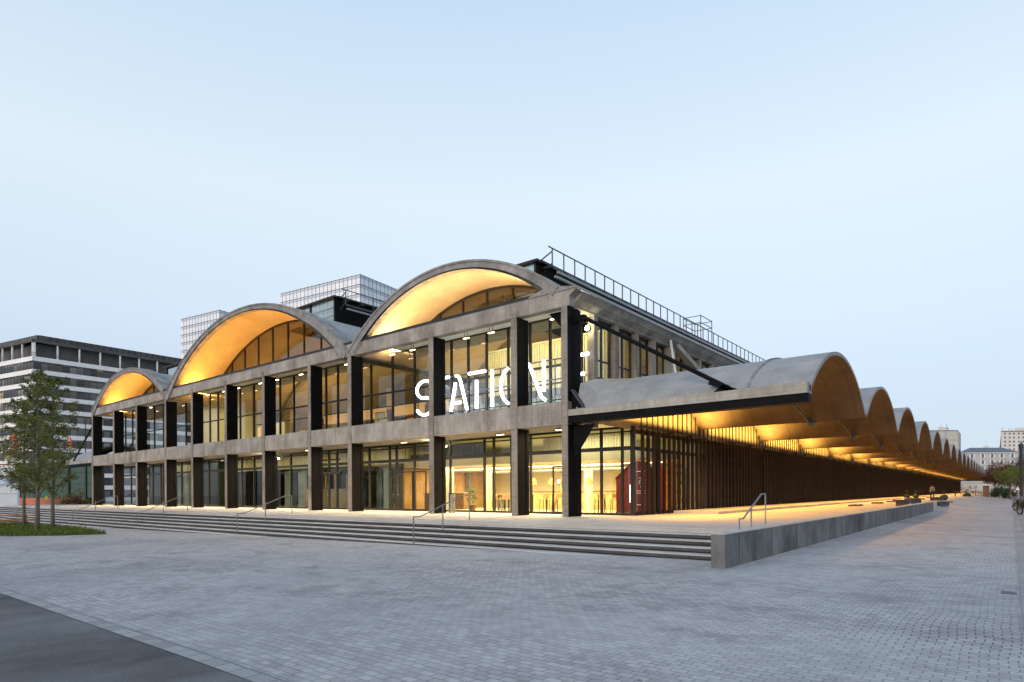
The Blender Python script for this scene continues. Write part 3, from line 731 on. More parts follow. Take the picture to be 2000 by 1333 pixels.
# vault up-lights on the ledge behind the top beam
for (x0, x1, pw, colr) in ((-13.9, -1.5, 400, (1, .66, .30)), (-38.0, -16.0, 680, (1, .47, .085)), (-55.0, -40.3, 420, (1, .47, .085))):
    L = x1 - x0; area('vault_uplight', ((x0 + x1)/2, 1.05, 10.10), L, .25, pw, colr, (pi, 0, 0))
    area('vault_uplight', (x0 + .8, 2.0, 10.14), 1.2, 1.2, pw * .16, colr, (pi, radians(-38), 0))

# =============================================================== INTERIOR
mb = MB(); mb.box(-56, 1.5, YG + .06, 60, P - .02, P + .012); H(mb.build('hall_floor', M['intfloor']))
# mezzanine: slab edge seen under the ground floor transom
mb = MB(); mb.box(-15.2, 1.45, 4.4, 13, 3.25, 3.72); H(mb.build('mezzanine_slab', M['cream']))
mb = MB(); mb.box(-15.2, 1.45, 12.9, 13.1, P, 4.5); mb.box(-15.2, -.5, 12.9, 13.1, 4.5, 9.4); H(mb.build('cafe_back_wall', M['cream']))
mb = MB(); mb.box(-15.3, -15.15, 4.4, 13, P, 3.2); H(mb.build('cafe_side_wall', M['wood']))
# first floor over the cafe
mb = MB(); mb.box(-56, -.35, YU + .06, 12.9, ZB0 + .30, ZB1 - .05); H(mb.build('first_floor_slab', M['cream']))
# ribbed cream boxes on the first floor (right)
def ribbed(x0, x1, y, z0, z1, m_, name='ribbed_wall', step=.16):
    mb = MB(); mb.box(x0, x1, y, y + .1, z0, z1); x = x0
    while x < x1: mb.box(x, x + step*.45, y - .05, y + .02, z0, z1); x += step
    return H(mb.build(name, m_))
ribbed(-8.0, -.5, 4.3, ZB1 - .05, 9.35, M['cream'])
ribbed(-5.0, .4, 5.2, 3.73, 4.55, M['cream'])
ribbed(-13.5, -9.5, 5.6, 3.73, 4.6, M['greenwall'])
mb = MB(); mb.box(-8.1, -8.0, 4.25, 12, ZB1, 9.35); mb.box(-8.1, -.4, 4.25, 12.9, 9.36, 9.45); H(mb.build('box_ceiling', M['cream']))
mb = MB(); mb.box(-9.0, -.5, 3.3, 3.36, ZB1, ZB1 + .9); H(mb.build('glass_balustrade', glass('green_glass', (.55,.75,.65), 1.2)))
mb = MB(); mb.box(-9.0, -.5, 3.7, 3.8, 6.40, 6.85); H(mb.build('edge_beam', M['frame']))
# hall beyond: long side walls, far wall, floors at left
mb = MB(); mb.box(-56, -15.2, 26, 26.2, P, 6.4); H(mb.build('hall_back_wall', M['greenwall']))
mb = MB(); mb.box(-56, -.4, 59.8, 60, P, 10); H(mb.build('hall_end_wall', M['intwall']))
for x in (-14.85, -39.2):                                             # branching columns under the valleys
    for y in (10, 20, 30, 40, 50):
        mb = MB(); mb.box(x - .16, x + .16, y - .16, y + .16, P, 9.3); H(mb.build('interior_column', M['column']))
        mb = MB()
        for s_ in (-1, 1):
            pts = [(x + s_*.1, y, 8.7)]
            v = VAULTS[0] if (x > -20 and s_ > 0) else (VAULTS[1] if (x > -20 or s_ > 0) else VAULTS[2])
            ix, iz, IR = v[2]
            for q in range(1, 9):
                xx = x + s_ * (.45 + q * .95); pts.append((xx, y, arcz(ix, iz, IR, xx) - .2))
            for a, b_ in zip(pts[:-1], pts[1:]): mb.bar(a, b_, .35, .35)
        H(mb.build('vault_rib', M['column']))
# beams in the hall, seen through the upper glass
mb = MB()
for y in (12, 22, 32): mb.box(-39, -15.1, y, y + .35, 7.9, 8.9)
H(mb.build('cross_beam', M['vault_in']))
rr = random.Random(31)                                             # added first floor panels imitating orange reflections in the upper bays
for x in [-16.5, -18.8, -21.0, -23.4, -25.6, -27.9, -30.2, -32.6, -34.8, -37.0, -41.5, -44.0]:
    w_ = rr.uniform(.9, 1.7); h_ = rr.uniform(1.0, 2.2); y_ = rr.uniform(4.4, 8.0)
    mb = MB(); mb.box(x, x + w_, y_, y_ + .08, ZB1 - .04, ZB1 + h_); H(mb.build('reflection_panel', rr.choice([M['orange'], M['cream'], M['intwall'], M['wood']])))
    mb = MB(); mb.box(x - .05, x + w_ + .05, y_ - .02, y_ + .1, ZB1 + h_, ZB1 + h_ + .05); H(mb.build('reflection_panel_cap', M['frame']))
for x in (-18.2, -22.4, -26.8, -31.2, -35.6, -43.0):
    mb = MB(); mb.box(x, x + .32, 9.0, 9.3, ZB1, 9.6); H(mb.build('hall_post', M['column']))
mb = MB(); mb.box(-39, -15.1, 12.7, 12.9, ZB1, 7.7); H(mb.build('gallery_wall', M['cream']))
for z in (6.4, 7.0):
    mb = MB(); mb.bar((-39, 12.6, z), (-15.1, 12.6, z), .06); H(mb.build('gallery_rail', M['frame']))
# curtains and partitions in the left ground floor bays
rr = random.Random(11)
for i, (xl, xr) in enumerate(bays[3:10]):
    for q in range(3):
        a = xl + (xr - xl) * (q + .1) / 3; b_ = a + (xr - xl) / 3 * rr.uniform(.3, .75)
        yy = rr.uniform(4.2, 7.5)
        mb = MB(); x = a
        while x < b_: mb.box(x, x + .09, yy - .04, yy + .04, P + .02, rr.choice((3.3, 3.4))); x += .11
        H(mb.build('curtain', M['darkcurtain'] if rr.random() < .75 else M['greenwall']))
ribbed(-56, -15.6, 5.2, 3.62, 4.55, M['cream'], 'gallery_front', .30)
mb = MB(); mb.box(-39.4, -15.4, 9.7, 20, 3.5, 3.7); H(mb.build('gallery_slab', M['cream']))
mb = MB(); mb.box(-39.6, -39.4, 3, 26, 4.6, 9.4); H(mb.build('partition_wall', M['cream']))
for x in (-39.6, -50.4):
    mb = MB(); mb.box(x, x + .2, 3, 26, P, 4.55); H(mb.build('partition_wall', M['darkcurtain']))
mb = MB(); mb.box(-24.0, -18.5, 3.0, 3.1, P, 2.0); H(mb.build('reception_screen', M['intwall']))
for x in (-23.3, -22.2, -20.9, -20.0): 
    mb = MB(); mb.box(x, x + .10, 4.2, 4.3, P, 3.0); H(mb.build('gold_fin', M['wood']))
# interior lights
def ilight(x, y, z, sx, sy, p, c=(1, .82, .48), up=False): return area('ceiling_light', (x, y, z), sx, sy, p, c, (pi if up else 0, 0, 0))
ilight(-7.0, 7.6, 3.2, 12, 5, 1500, (1, .76, .34)); ilight(-6.0, 4.2, 3.2, 12, 1.0, 420, (1, .76, .34))
ilight(-1.5, 4.0, 4.5, 4, 1.5, 60, (1, .95, .6))
ilight(-6.5, 9.0, 4.5, 13, 6, 150, (1, .93, .55))
area('ceiling_light', (-4.4, 3.0, 9.7), 7, .4, 100, (1, .84, .40), (radians(28), 0, 0))
ilight(-3.0, 9.5, 8.9, 4.5, 4, 70, (1, .84, .44))
ilight(-11.0, 8.0, 8.2, 5, 5, 130, (1, .72, .36), True)
ilight(-27, 10.0, 8.0, 18, 8, 620, (1, .62, .22), True)
ilight(-30, 4.2, 4.4, 28, .5, 70, (.95, 1, .42))
ilight(-27, 17.0, 6.4, 20, 6, 330, (1, .85, .40))
ilight(-46, 6.0, 4.4, 10, 4, 40, (.95, 1, .6))
ilight(-46, 6.0, 9.3, 10, 4, 130, (1, .85, .5))
ilight(-34, 5.0, 9.3, 8, 3, 150, (1, .9, .5))
# bright white light on the loggia soffit near the sign comes from the sign itself

# vertical tube lamps behind the glass
def tube_lamp(x, y, z0, z1, lab, r=.05):
    e = empty('tube_lamp', (x, y, z0), lab, 'lamp', 'vertical tube lamps behind the upper glass')
    mb = MB(); mb.tube([(x, y, z0), (x, y, z1)], r, 8); child(mb.build('tube', M['lampwarm']), e)
    mb = MB(); mb.tube([(x, y, z1), (x, y, z1 + .12)], r * 1.2, 8); mb.tube([(x, y, z0 - .12), (x, y, z0)], r * 1.2, 8); child(mb.build('end_cap', M['black']), e)
tube_lamp(-1.1, 5.1, 7.0, 9.1, 'long glowing vertical tube behind the second side window')
tube_lamp(-37.2, 4.5, 6.6, 8.6, 'glowing vertical tube in the upper bay right of the left valley column', .07)
tube_lamp(-41.3, 4.5, 6.2, 8.0, 'glowing vertical tube in the upper bay left of the left valley column, its right one', .07)
tube_lamp(-43.6, 4.5, 6.5, 8.4, 'glowing vertical tube in the upper bay left of the left valley column, its left one', .07)
tube_lamp(-1.0, 14.5, 6.9, 8.6, 'glowing vertical tube behind the side windows beyond the raking strut')

# hanging loggia lamps
def loggia_lamp(x, i, lab):
    e = empty('hanging_lamp', (x, 1.9, 9.98), lab, 'lamp', 'hanging lamps in the upper loggia')
    mb = MB(); mb.bar((-.10, 0, 0), (-.10, 0, -.26), .02); mb.bar((.10, 0, 0), (.10, 0, -.26), .02); sub(mb.build('hanger', M['black']), e)
    mb = MB(); mb.box(-.19, .19, -.05, .05, -.30, -.255); sub(mb.build('housing', M['black']), e)
    mb = MB(); mb.box(-.18, .18, -.045, .045, -.33, -.302); sub(mb.build('lens', M['lampwarm']), e)
    return e
names = ['above the left slot of the sign bay', 'x']
ll = [(-2.0, 'hanging lamp in the upper bay beside the corner column'), (-5.8, 'right hanging lamp above the middle letters of the sign'), (-7.5, 'left hanging lamp above the middle letters of the sign'),
      (-9.9, 'hanging lamp above the letter S'), (-11.6, 'middle hanging lamp of the wide bay left of the sign'), (-13.3, 'leftmost hanging lamp of the wide bay left of the sign'),
      (-16.0, 'right hanging lamp just left of the right valley column'), (-17.6, 'left hanging lamp just left of the right valley column'),
      (-20.6, 'right hanging lamp in the upper bay above the entrance doors'), (-22.6, 'left hanging lamp in the upper bay above the entrance doors'),
      (-25.6, 'right hanging lamp in the upper bay left of the entrance doors'), (-27.8, 'left hanging lamp in the upper bay left of the entrance doors'),
      (-31.0, 'right hanging lamp two upper bays left of the entrance doors'), (-33.2, 'left hanging lamp two upper bays left of the entrance doors'),
      (-35.9, 'right hanging lamp just right of the left valley column'), (-38.0, 'left hanging lamp just right of the left valley column'),
      (-41.0, 'right hanging lamp just left of the left valley column'), (-43.6, 'left hanging lamp just left of the left valley column'),
      (-47.0, 'right hanging lamp in the last but one upper bay at the left'), (-49.2, 'left hanging lamp in the last but one upper bay at the left')]
for i, (x, lab) in enumerate(ll): loggia_lamp(x, i, lab)
lg = [(-1.5, 'small recessed soffit lamp over the door beside the corner column'), (-5.0, 'small soffit lamp over the bright cafe bay'), (-12.0, 'small soffit lamp over the bay with the dark folding doors'),
      (-16.6, 'small soffit lamp over the bay under the right valley column'), (-21.4, 'small soffit lamp over the double entrance doors'), (-26.6, 'small soffit lamp over the bay left of the entrance doors'),
      (-32, 'small soffit lamp two ground bays left of the entrance doors'), (-37, 'small soffit lamp over the ground bay right of the left valley column'), (-42.5, 'small soffit lamp over the ground bay left of the left valley column'), (-47.8, 'small soffit lamp in the last but one ground bay'), (-53.0, 'small soffit lamp in the last ground bay at the left')]
for x, lab in lg:
    e = empty('soffit_lamp', (x, 1.6, 4.57), lab, 'lamp', 'soffit lamps over the ground floor bays')
    mb = MB(); mb.box(-.22, .22, -.06, .06, -.05, 0); sub(mb.build('housing', M['black']), e)
    mb = MB(); mb.box(-.20, .20, -.05, .05, -.065, -.052); sub(mb.build('lens', M['lampwarm']), e)
area('loggia_downlight', (-28, 1.7, 4.47), 56, 1.0, 2500, (1, .72, .40), (radians(-20), 0, 0)).data.spread = radians(135)
def flood(x, y, z, lab, r=.11):
    e = empty('floodlight', (x, y, z), lab, 'lamp', 'bright round floodlights')
    mb = MB(); mb.tube([(0, -.02, 0), (0, .14, 0)], r * 1.15, 12); sub(mb.build('housing', M['black']), e)
    mb = MB(); mb.tube([(0, -.03, 0), (0, -.022, 0)], r, 12); sub(mb.build('lens', emit('floodlight_lens', (1, .93, .55), 45)), e)
    l = bpy.data.lights.new('floodlight_beam', 'POINT'); l.energy = 25; l.color = (1, .9, .55); l.shadow_soft_size = .1
    o = bpy.data.objects.new('floodlight_beam', l); COL.objects.link(o); o.location = (0, -.25, 0); o.parent = e
flood(-10.3, 2.3, 4.32, 'bright floodlight over the bay with the dark folding doors'); flood(-27.6, 2.3, 4.28, 'bright floodlight over the bay left of the entrance doors')
flood(-.32, 2.1, 9.0, 'starlike floodlight beside the steel corner pier')

# ---------------------------------------------------------------- neon sign
sg = empty('neon_sign', (-6, 2.0, 5.9), 'large white neon lettering hung across the upper bays at the corner', 'sign')
YL = 2.0; zt, zb = 7.84, 6.0; zm = (zt + zb) / 2
def letter(paths, lab, r=.08):
    mb = MB()
    for p in paths: mb.tube([(x, YL, z) for x, z in p], r, 8)
    o = child(mb.build('letter', M['neon'], smooth=True), sg); o['label'] = lab; return o
def arc(cx, cz, rx, rz, a0, a1, n=12): return [(cx + rx*cos(radians(a0 + (a1-a0)*i/n)), cz + rz*sin(radians(a0 + (a1-a0)*i/n))) for i in range(n+1)]
letter([arc(-10.72, 7.38, .64, .47, 20, 270, 16) + arc(-10.72, 6.46, .64, .47, 88, -160, 16)], 'curved neon letter S partly behind a column')
letter([[(-10.1, zt), (-8.86, zt)], [(-9.5, zt - .30), (-9.5, zb)]], 'neon letter T, most of it behind a column')
letter([[(-8.72, zb), (-8.38, zt - .35)], [(-8.35, zt), (-8.16, zt - .05), (-8.02, zt - .3), (-7.56, zb)], [(-8.55, 6.42), (-8.0, 6.42)]], 'neon letter A')
letter([[(-7.43, zt), (-6.30, zt)], [(-6.88, zt - .40), (-6.90, zb)]], 'neon letter T with a separate top bar')
letter([[(-5.84, zt), (-5.84, zb)]], 'straight neon letter I')
letter([arc(-4.55, zm, .72, .92, 110, 250, 14), arc(-4.45, zm, .72, .92, 70, -70, 14)], 'neon letter O, its right half behind a column')
letter([[(-3.62, zt), (-3.50, zt - .05), (-2.80, zb + .18), (-2.56, zb)], [(-2.65, zt + .04), (-2.65, zb + .42)]], 'slanted neon letter N')
letter([[(-.78, zt), (-.22, zt)], [(-.78, 6.98), (-.44, 6.98)], [(-.82, zt - .25), (-.82, zb)]], 'neon letter F seen past the corner pier')
mb = MB()
for z in (zt + .02, 6.93, 5.98): mb.bar((-14.0 if z > 9 else -11.6, YL + .12, z), (-.35, YL + .12, z), .05, .05)
for x in (-11.4, -8.9, -7.2, -5.4, -3.9, -2.1, -.5): mb.bar((x, YL + .12, 5.45), (x, YL + .12, zt + .05), .04, .04)
child(mb.build('support_rail', M['darkgalv']), sg)
l = area('neon_glow', (-6.0, 1.85, 6.9), 9, 1.6, 55, (.9, .95, 1), (pi/2, 0, 0))

# ---------------------------------------------------------------- cafe furniture
def table(x, y, lab, w_=1.2, d=.7, h=.75, z=P, m_='wood'):
    e = empty('table', (x, y, z), lab, 'table', 'cafe tables behind the glass')
    mb = MB(); mb.box(-w_/2, w_/2, -d/2, d/2, h - .04, h); sub(mb.build('tabletop', M[m_]), e)
    for sx in (-1, 1):
        for sy in (-1, 1):
            mb = MB(); mb.bar((sx*(w_/2-.06), sy*(d/2-.06), 0), (sx*(w_/2-.06), sy*(d/2-.06), h - .04), .04); sub(mb.build('leg', M['black']), e)
    return e
def chair(name, x, y, rz, lab, hs=.46, z=P, m_='wood', hb=.85, group='cafe chairs behind the glass'):
    e = empty(name, (x, y, z), lab, 'stool' if 'stool' in name else 'chair', group, rz)
    mb = MB(); mb.box(-.2, .2, -.2, .2, hs - .03, hs); sub(mb.build('seat', M[m_]), e)
    if hb > hs: 
        mb = MB(); mb.box(-.2, .2, .17, .2, hb - .22, hb); mb.bar((-.18, .185, hs), (-.18, .185, hb - .2), .025); mb.bar((.18, .185, hs), (.18, .185, hb - .2), .025); sub(mb.build('backrest', M[m_]), e)
    for sx in (-1, 1):
        for sy in (-1, 1):
            mb = MB(); mb.bar((sx*.21, sy*.21, 0), (sx*.17, sy*.17, hs - .03), .028); sub(mb.build('leg', M['black']), e)
    return e
tabs = [(-6.4, 5.0, 'wooden cafe table just behind the right half of the wide cafe bay'), (-4.2, 5.4, 'wooden cafe table beside the open glass door'), (-8.2, 6.2, 'wooden cafe table at the back left of the cafe bay'),
        (-.9, 5.2, 'wooden table right behind the corner pier'), (-6.0, 8.0, 'wooden cafe table deep inside the cafe')]
for x, y, lab in tabs: table(x, y, lab, 1.3, .7, .95)
k = 0
ch = [(-6.9, 4.4, 0.2, 'high stool left of the middle mullion of the cafe bay'), (-6.2, 4.3, -.1, 'high stool right of the middle mullion of the cafe bay'), (-4.6, 4.7, .1, 'high stool left beside the open glass door'),
      (-3.8, 4.7, -.2, 'high stool in line with the open glass door'), (-8.0, 5.5, 0, 'high stool at the left end of the cafe bay'), (-8.8, 5.9, .4, 'high stool next to the column at the left of the cafe bay'),
      (-1.2, 4.6, 0, 'high stool behind the narrow door bay'), (-.3, 4.5, .3, 'high stool seen past the steel corner pier')]
for x, y, rz, lab in ch: chair('bar_stool', x, y, rz, lab, .68, P, 'wood', .95)
chair('office_chair', -11.9, 5.0, .5, 'dark chair behind the bay with the dark folding doors', .48, P, 'black', .98, None)
for x, y, lab in ((-13.2, 5.2, 'brown counter block behind the left folding door'), (-12.6, 6.6, 'brown counter block further back behind the folding doors')):
    e = empty('counter', (x, y, P), lab, 'counter', 'counter blocks behind the folding doors')
    mb = MB(); mb.box(-.7, .7, -.3, .3, .02, 1.0); sub(mb.build('front', M['darkwood']), e)
    mb = MB(); mb.box(-.75, .75, -.35, .35, 1.003, 1.05); sub(mb.build('worktop', M['wood']), e)
# upper mezzanine chairs
chair('lounge_chair', -6.6, 4.9, .4, 'small black chair on the mezzanine, left of the mullion', .42, 3.72, 'black', .75, 'chairs on the mezzanine')
chair('lounge_chair', -5.9, 4.9, -.5, 'small black chair on the mezzanine, right of the mullion', .42, 3.72, 'black', .75, 'chairs on the mezzanine')
# cream columns and shelves in the cafe
for x, y in ((-9.3, 5.6), (-.35, 6.6), (-3.6, 7.4), (-11.4, 4.6)):
    mb = MB(); mb.box(x - .17, x + .17, y - .17, y + .17, P, 3.25); H(mb.build('cafe_column', M['cream']))
e = empty('bar_counter', (-4.6, 9.4, P), 'long timber bar with white upright panels at the back of the cafe', 'counter')
mb = MB(); mb.box(-4, 3.6, -.3, .3, 0.01, 1.05); sub(mb.build('front', M['wood']), e)
mb = MB(); mb.box(-4.05, 3.65, -.36, .36, 1.053, 1.1); sub(mb.build('worktop', M['darkwood']), e)
e = empty('shelf_unit', (-1.4, 11.6, P), 'tall shelf of bottles and jars behind the narrow door bay', 'shelf')
mb = MB()
for z in (.4, .9, 1.4, 1.9): mb.box(-1.6, 1.6, -.2, .2, z, z + .04)
for x in (-1.6, -.5, .6, 1.6): mb.box(x - .03, x + .03, -.2, .2, 0.01, 2.3)
sub(mb.build('shelves', M['wood']), e)
mb = MB(); rr = random.Random(2)
for z in (.44, .94, 1.44, 1.94):
    x = -1.5
    while x < 1.5: h = rr.uniform(.12, .32); mb.lathe([(.04, 0), (.05, h*.6), (.02, h)], (x, 0, z + .002), 6); x += rr.uniform(.12, .25)
sub(mb.build('jars', M['darkwood']), e)
# ducts and strip lights under the mezzanine
mb = MB(); mb.tube([(-14, 6.3, 3.05), (1, 6.3, 3.05)], .11, 10); mb.tube([(-12, 9, 3.0), (1, 9, 3.0)], .14, 10); H(mb.build('air_duct', M['galv']))
sl_ = [(-6.9, 5.3, 'glowing strip light left in the cafe bay ceiling'), (-5.6, 5.3, 'glowing strip light in the middle of the cafe bay ceiling'), (-4.2, 5.3, 'glowing strip light above the open glass door'), (-1.9, 5.5, 'glowing strip light behind the narrow door bay'),
       (-.2, 5.6, 'glowing strip light behind the glass right of the corner pier'), (1.0, 5.9, 'glowing strip light above the red booth'), (-8.4, 5.3, 'glowing strip light at the left end of the cafe bay ceiling')]
for x, y, lab in sl_:
    e = empty('strip_light', (x, y, 3.12), lab, 'lamp', 'strip lights under the mezzanine')
    mb = MB(); mb.box(-.5, .5, -.05, .05, .0, .05); sub(mb.build('housing', M['black']), e)
    mb = MB(); mb.box(-.48, .48, -.045, .045, -.03, -.002); sub(mb.build('lens', M['lampwarm']), e)
# pendant lamps
pd = [(-6.2, 5.9, 'wicker pendant lamp left of the middle mullion'), (-5.0, 5.9, 'pendant lamp right of the middle mullion'), (-2.3, 5.4, 'small pendant lamp behind the narrow glass door')]
for x, y, lab in pd:
    e = empty('pendant_lamp', (x, y, 3.2), lab, 'lamp', 'pendant lamps in the cafe')
    mb = MB(); mb.bar((0,0,0), (0,0,-.75), .012); sub(mb.build('cord', M['black']), e)
    mb = MB(); mb.lathe([(.03, -.72), (.14, -.85), (.19, -1.1), (.17, -1.12)], (0,0,0), 14); sub(mb.build('shade', M['wood']), e)
    mb = MB(); mb.lathe([(.03, -1.0), (.06, -1.06), (.03, -1.12)], (0,0,0), 10); sub(mb.build('bulb', M['lampwarm']), e)
# crane-like timber floor lamp beside the open door
e = empty('floor_lamp', (-4.3, 5.6, P), 'angled timber floor lamp behind the open glass door', 'lamp')
mb = MB(); mb.bar((-.35,0,0), (.1,0,1.6), .07); mb.bar((.45,0,0), (0,0,1.6), .07); mb.bar((0,0,1.55), (.9,0,2.5), .06); sub(mb.build('timber_arm', M['wood']), e)
mb = MB(); mb.lathe([(.03,.0),(.09,.05),(.09,.14),(.03,.19)], (0,0,1.5), 10); sub(mb.build('bulb', M['lampwarm']), e)
# red house-shaped booth
e = empty('house_booth', (1.2, 4.9, P), 'dark red house-shaped booth behind the glass corner', 'booth')
mb = MB(); mb.prism([(-1.35, 0.01), (.22, 0.01), (.22, 2.15), (-.45, 2.45), (-1.35, 1.65)], 'y', -.6, .8); sub(mb.build('body', M['red']), e)
mb = MB(); mb.box(-.62, -.48, -.63, -.602, .55, 1.35); sub(mb.build('slot_window', M['lampwarm']), e)
mb = MB(); mb.bar((-1.37, -.62, 1.66), (-.45, -.62, 2.47), .06, .04); mb.bar((-.45, -.62, 2.47), (.24, -.62, 2.17), .06, .04); mb.box(-1.36, .23, -.64, -.61, .01, .10); sub(mb.build('trim', M['darkwood']), e)
fl = MB(); rr = random.Random(4)
for z in (1.95, 1.05, .95, .42): fl.box(-.28, .14, -.609, -.603, z, z + .03)
for q in range(40):
    a = rr.uniform(0, 2*pi); r0 = rr.uniform(.03, .18); fl.box(-.07 + r0*cos(a) - .012, -.07 + r0*cos(a) + .012, -.609, -.603, 1.5 + r0*sin(a)*1.5 - .02, 1.5 + r0*sin(a)*1.5 + .02)
sub(fl.build('printed_pattern', M['white']), e)
for (x, y, m_, lab, cat) in ((.7, 6.9, 'red', 'bright red panel booth behind the first brown slats', 'booth'), (.8, 8.3, 'orange', 'orange upright panel behind the brown slats', 'panel')):
    e = empty('upright_panel', (x, y, P), lab, cat)
    mb = MB(); mb.prism([(-.55, .01), (.55, .01), (.55, 2.1), (.2, 2.5), (-.2, 2.5), (-.55, 2.1)], 'x', -.05, .05); sub(mb.build('board', M[m_] if m_ == 'orange' else noisy('bright_red_paint', (.75,.03,.03), (.85,.05,.04), 1.5, .5)), e)
    mb = MB(); mb.box(-.25, .25, -.6, .6, 0.01, .06); sub(mb.build('base', M['darkwood']), e)
# framed picture
e = empty('framed_picture', (-.75, 8.8, 1.55), 'small white framed picture seen past the corner pier', 'picture')
mb = MB(); mb.box(-.35, .35, -.03, .03, 0, .5); sub(mb.build('frame', M['white']), e)
mb = MB(); mb.box(-.25, .25, -.036, -.031, .09, .41); sub(mb.build('print', M['black']), e)
# waste bin outside
e = empty('waste_bin', (-8.05, 1.35, P), 'slim grey cylindrical bin beside the dark column casing', 'bin')
mb = MB(); mb.lathe([(.17, 0), (.17, .95), (.15, .97)], (0,0,0), 20); sub(mb.build('body', M['galv']), e)
mb = MB(); mb.lathe([(.175, 0), (.175, .05)], (0,0,.97), 20); sub(mb.build('rim', M['black']), e)
# plant behind glass
def potted(x, y, lab, h=1.1):
    e = empty('potted_plant', (x, y, P), lab, 'plant', 'potted plants behind the glass'); rr = random.Random(int(x*10))
    mb = MB(); mb.lathe([(.15,0),(.2,.35),(.17,.36)], (0,0,0.01), 12); sub(mb.build('pot', M['darkwood']), e)
    mb = MB()
    for q in range(160):
        a = rr.uniform(0, 2*pi); r0 = rr.uniform(.05,.35); z = rr.uniform(.4, h); c_ = Vector((r0*cos(a), r0*sin(a), z))
        d1 = Vector((rr.uniform(-1,1), rr.uniform(-1,1), rr.uniform(-.2,1))).normalized()*.09; d2 = d1.cross(Vector((rr.uniform(-1,1), rr.uniform(-1,1), rr.uniform(-1,1)))).normalized()*.03
        mb.add([c_-d1, c_+d2, c_+d1, c_-d2], [(0,1,2,3)])
    sub(mb.build('foliage', M['leaf'], fixn=False), e)

# ---------------------------------------------------------------- vegetation materials
def leafmat(name, a, b_, c_):
    m, t, b = mat(name, a, .6, 0, .3)
    gm = t.nodes.new('ShaderNodeNewGeometry'); c = ramp(t, gm.outputs['Random Per Island'], [(.1, a), (.5, b_), (.95, c_)])
    t.links.new(c, b.inputs['Base Color'])
    b.inputs['Transmission Weight'].default_value = 0
    tr = t.nodes.new('ShaderNodeBsdfTranslucent'); t.links.new(c, tr.inputs[0]); mx = t.nodes.new('ShaderNodeMixShader'); mx.inputs[0].default_value = .3
    out = t.nodes['Material Output']; t.links.new(b.outputs[0], mx.inputs[1]); t.links.new(tr.outputs[0], mx.inputs[2]); t.links.new(mx.outputs[0], out.inputs[0]); return m
M['leaf'] = leafmat('green_leaves', (.055,.072,.014), (.115,.140,.028), (.22,.24,.06))
M['leaf_dark'] = leafmat('dark_leaves', (.015,.035,.010), (.03,.06,.016), (.06,.09,.025))
M['leaf_red'] = leafmat('russet_leaves', (.05,.018,.010), (.10,.035,.02), (.17,.06,.035))
M['bark'] = noisy('bark', (.09,.075,.06), (.19,.165,.14), 5, .9, (6,6,1), .5, 25)
M['grass'] = leafmat('grass_blades', (.04,.07,.010), (.075,.12,.018), (.14,.19,.035))
potted(-8.6, 3.5, 'leafy plant just inside the cafe beside the grey bin', 1.3); potted(-15.9, 4.3, 'feathery plant behind the glass under the right valley column', 2.2)
tk = lambda v: Vector(v)
def tree(name, x, y, z, h, cr, c0, n, ls, lm, lab, group, seed, layered=True, tr=.09, lean=0):
    """trunk + limbs, leaves clustered on twigs"""
    rr = random.Random(seed); e = empty(name, (x, y, z), lab, 'tree', group)
    tb = MB(); pts = [(lean * t_ + .05*sin(3*t_ + seed), .05*cos(2.3*t_ + seed), h * .96 * t_) for t_ in [i/9 for i in range(10)]]
    tb.tube(pts, tr, 8, tr*.18)
    twigs = []
    zc = c0
    nb = 46 if layered else 26
    for i in range(nb):
        t_ = c0/h + (1 - c0/h) * ((i + rr.random()) / nb) * .97
        L = cr * (.95 - .62 * ((t_ - c0/h) / (1 - c0/h)) ** 1.6) * rr.uniform(.4, 1.15); a = i * 2.4 + rr.uniform(-.8, .8)
        p0 = Vector((lean * t_ , 0, h * .96 * t_)); up = rr.uniform(.5, 1.5)
        p1 = p0 + Vector((cos(a)*L*.5, sin(a)*L*.5, up * L * .45)); p2 = p0 + Vector((cos(a)*L, sin(a)*L, up * L * rr.uniform(.5, 1.2)))
        tb.tube([p0, p1, p2], .024*(1.3 - t_)+.008, 5, .004)
        for q in range(5):
            b0 = p0.lerp(p2, .30 + .15*q); bb = b0 + Vector((rr.uniform(-1,1), rr.uniform(-1,1), rr.uniform(-.25,.55))) * L * .33
            tb.tube([b0, bb], .008, 4, .003); twigs.append((b0, bb, L))
        twigs.append((p1, p2, L))
    sub(tb.build('trunk', M['bark'], smooth=True), e)
    mb = MB()
    for q in range(n):
        b0, b1, L = rr.choice(twigs); s_ = rr.random() ** .8; c_ = b0.lerp(b1, s_ * 1.05) + Vector((rr.gauss(0,1), rr.gauss(0,1), rr.gauss(0,.7))) * .085 * max(L, .6)
        d1 = Vector((rr.uniform(-1,1), rr.uniform(-1,1), rr.uniform(-.9,.5))).normalized() * ls * rr.uniform(.6, 1.3)
        d2 = d1.cross(Vector((rr.uniform(-1,1), rr.uniform(-1,1), rr.uniform(-1,1)))).normalized() * ls * .42
        mb.add([c_ - d1, c_ + d2 - d1*.1, c_ + d1, c_ - d2 - d1*.1], [(0,1,2,3)])
    sub(mb.build('crown', M[lm], fixn=False), e); return e
G1 = 'young trees on the grass island'
tree('young_tree', -33.2, -10.6, -.30, 7.9, 2.3, 1.8, 8500, .068, 'leaf', 'leftmost and broadest young tree on the grass island', G1, 3, True, .11)
tree('young_tree', -25.3, -11.9, -.26, 8.6, 1.75, 1.7, 7500, .060, 'leaf', 'middle young tree on the grass island, its pale trunk nearest the viewer', G1, 5, True, .12)
tree('young_tree', -27.9, -10.5, -.27, 9.1, 1.95, 1.8, 9200, .063, 'leaf', 'rightmost young tree on the grass island, tall with dense twigs', G1, 9, True, .11)
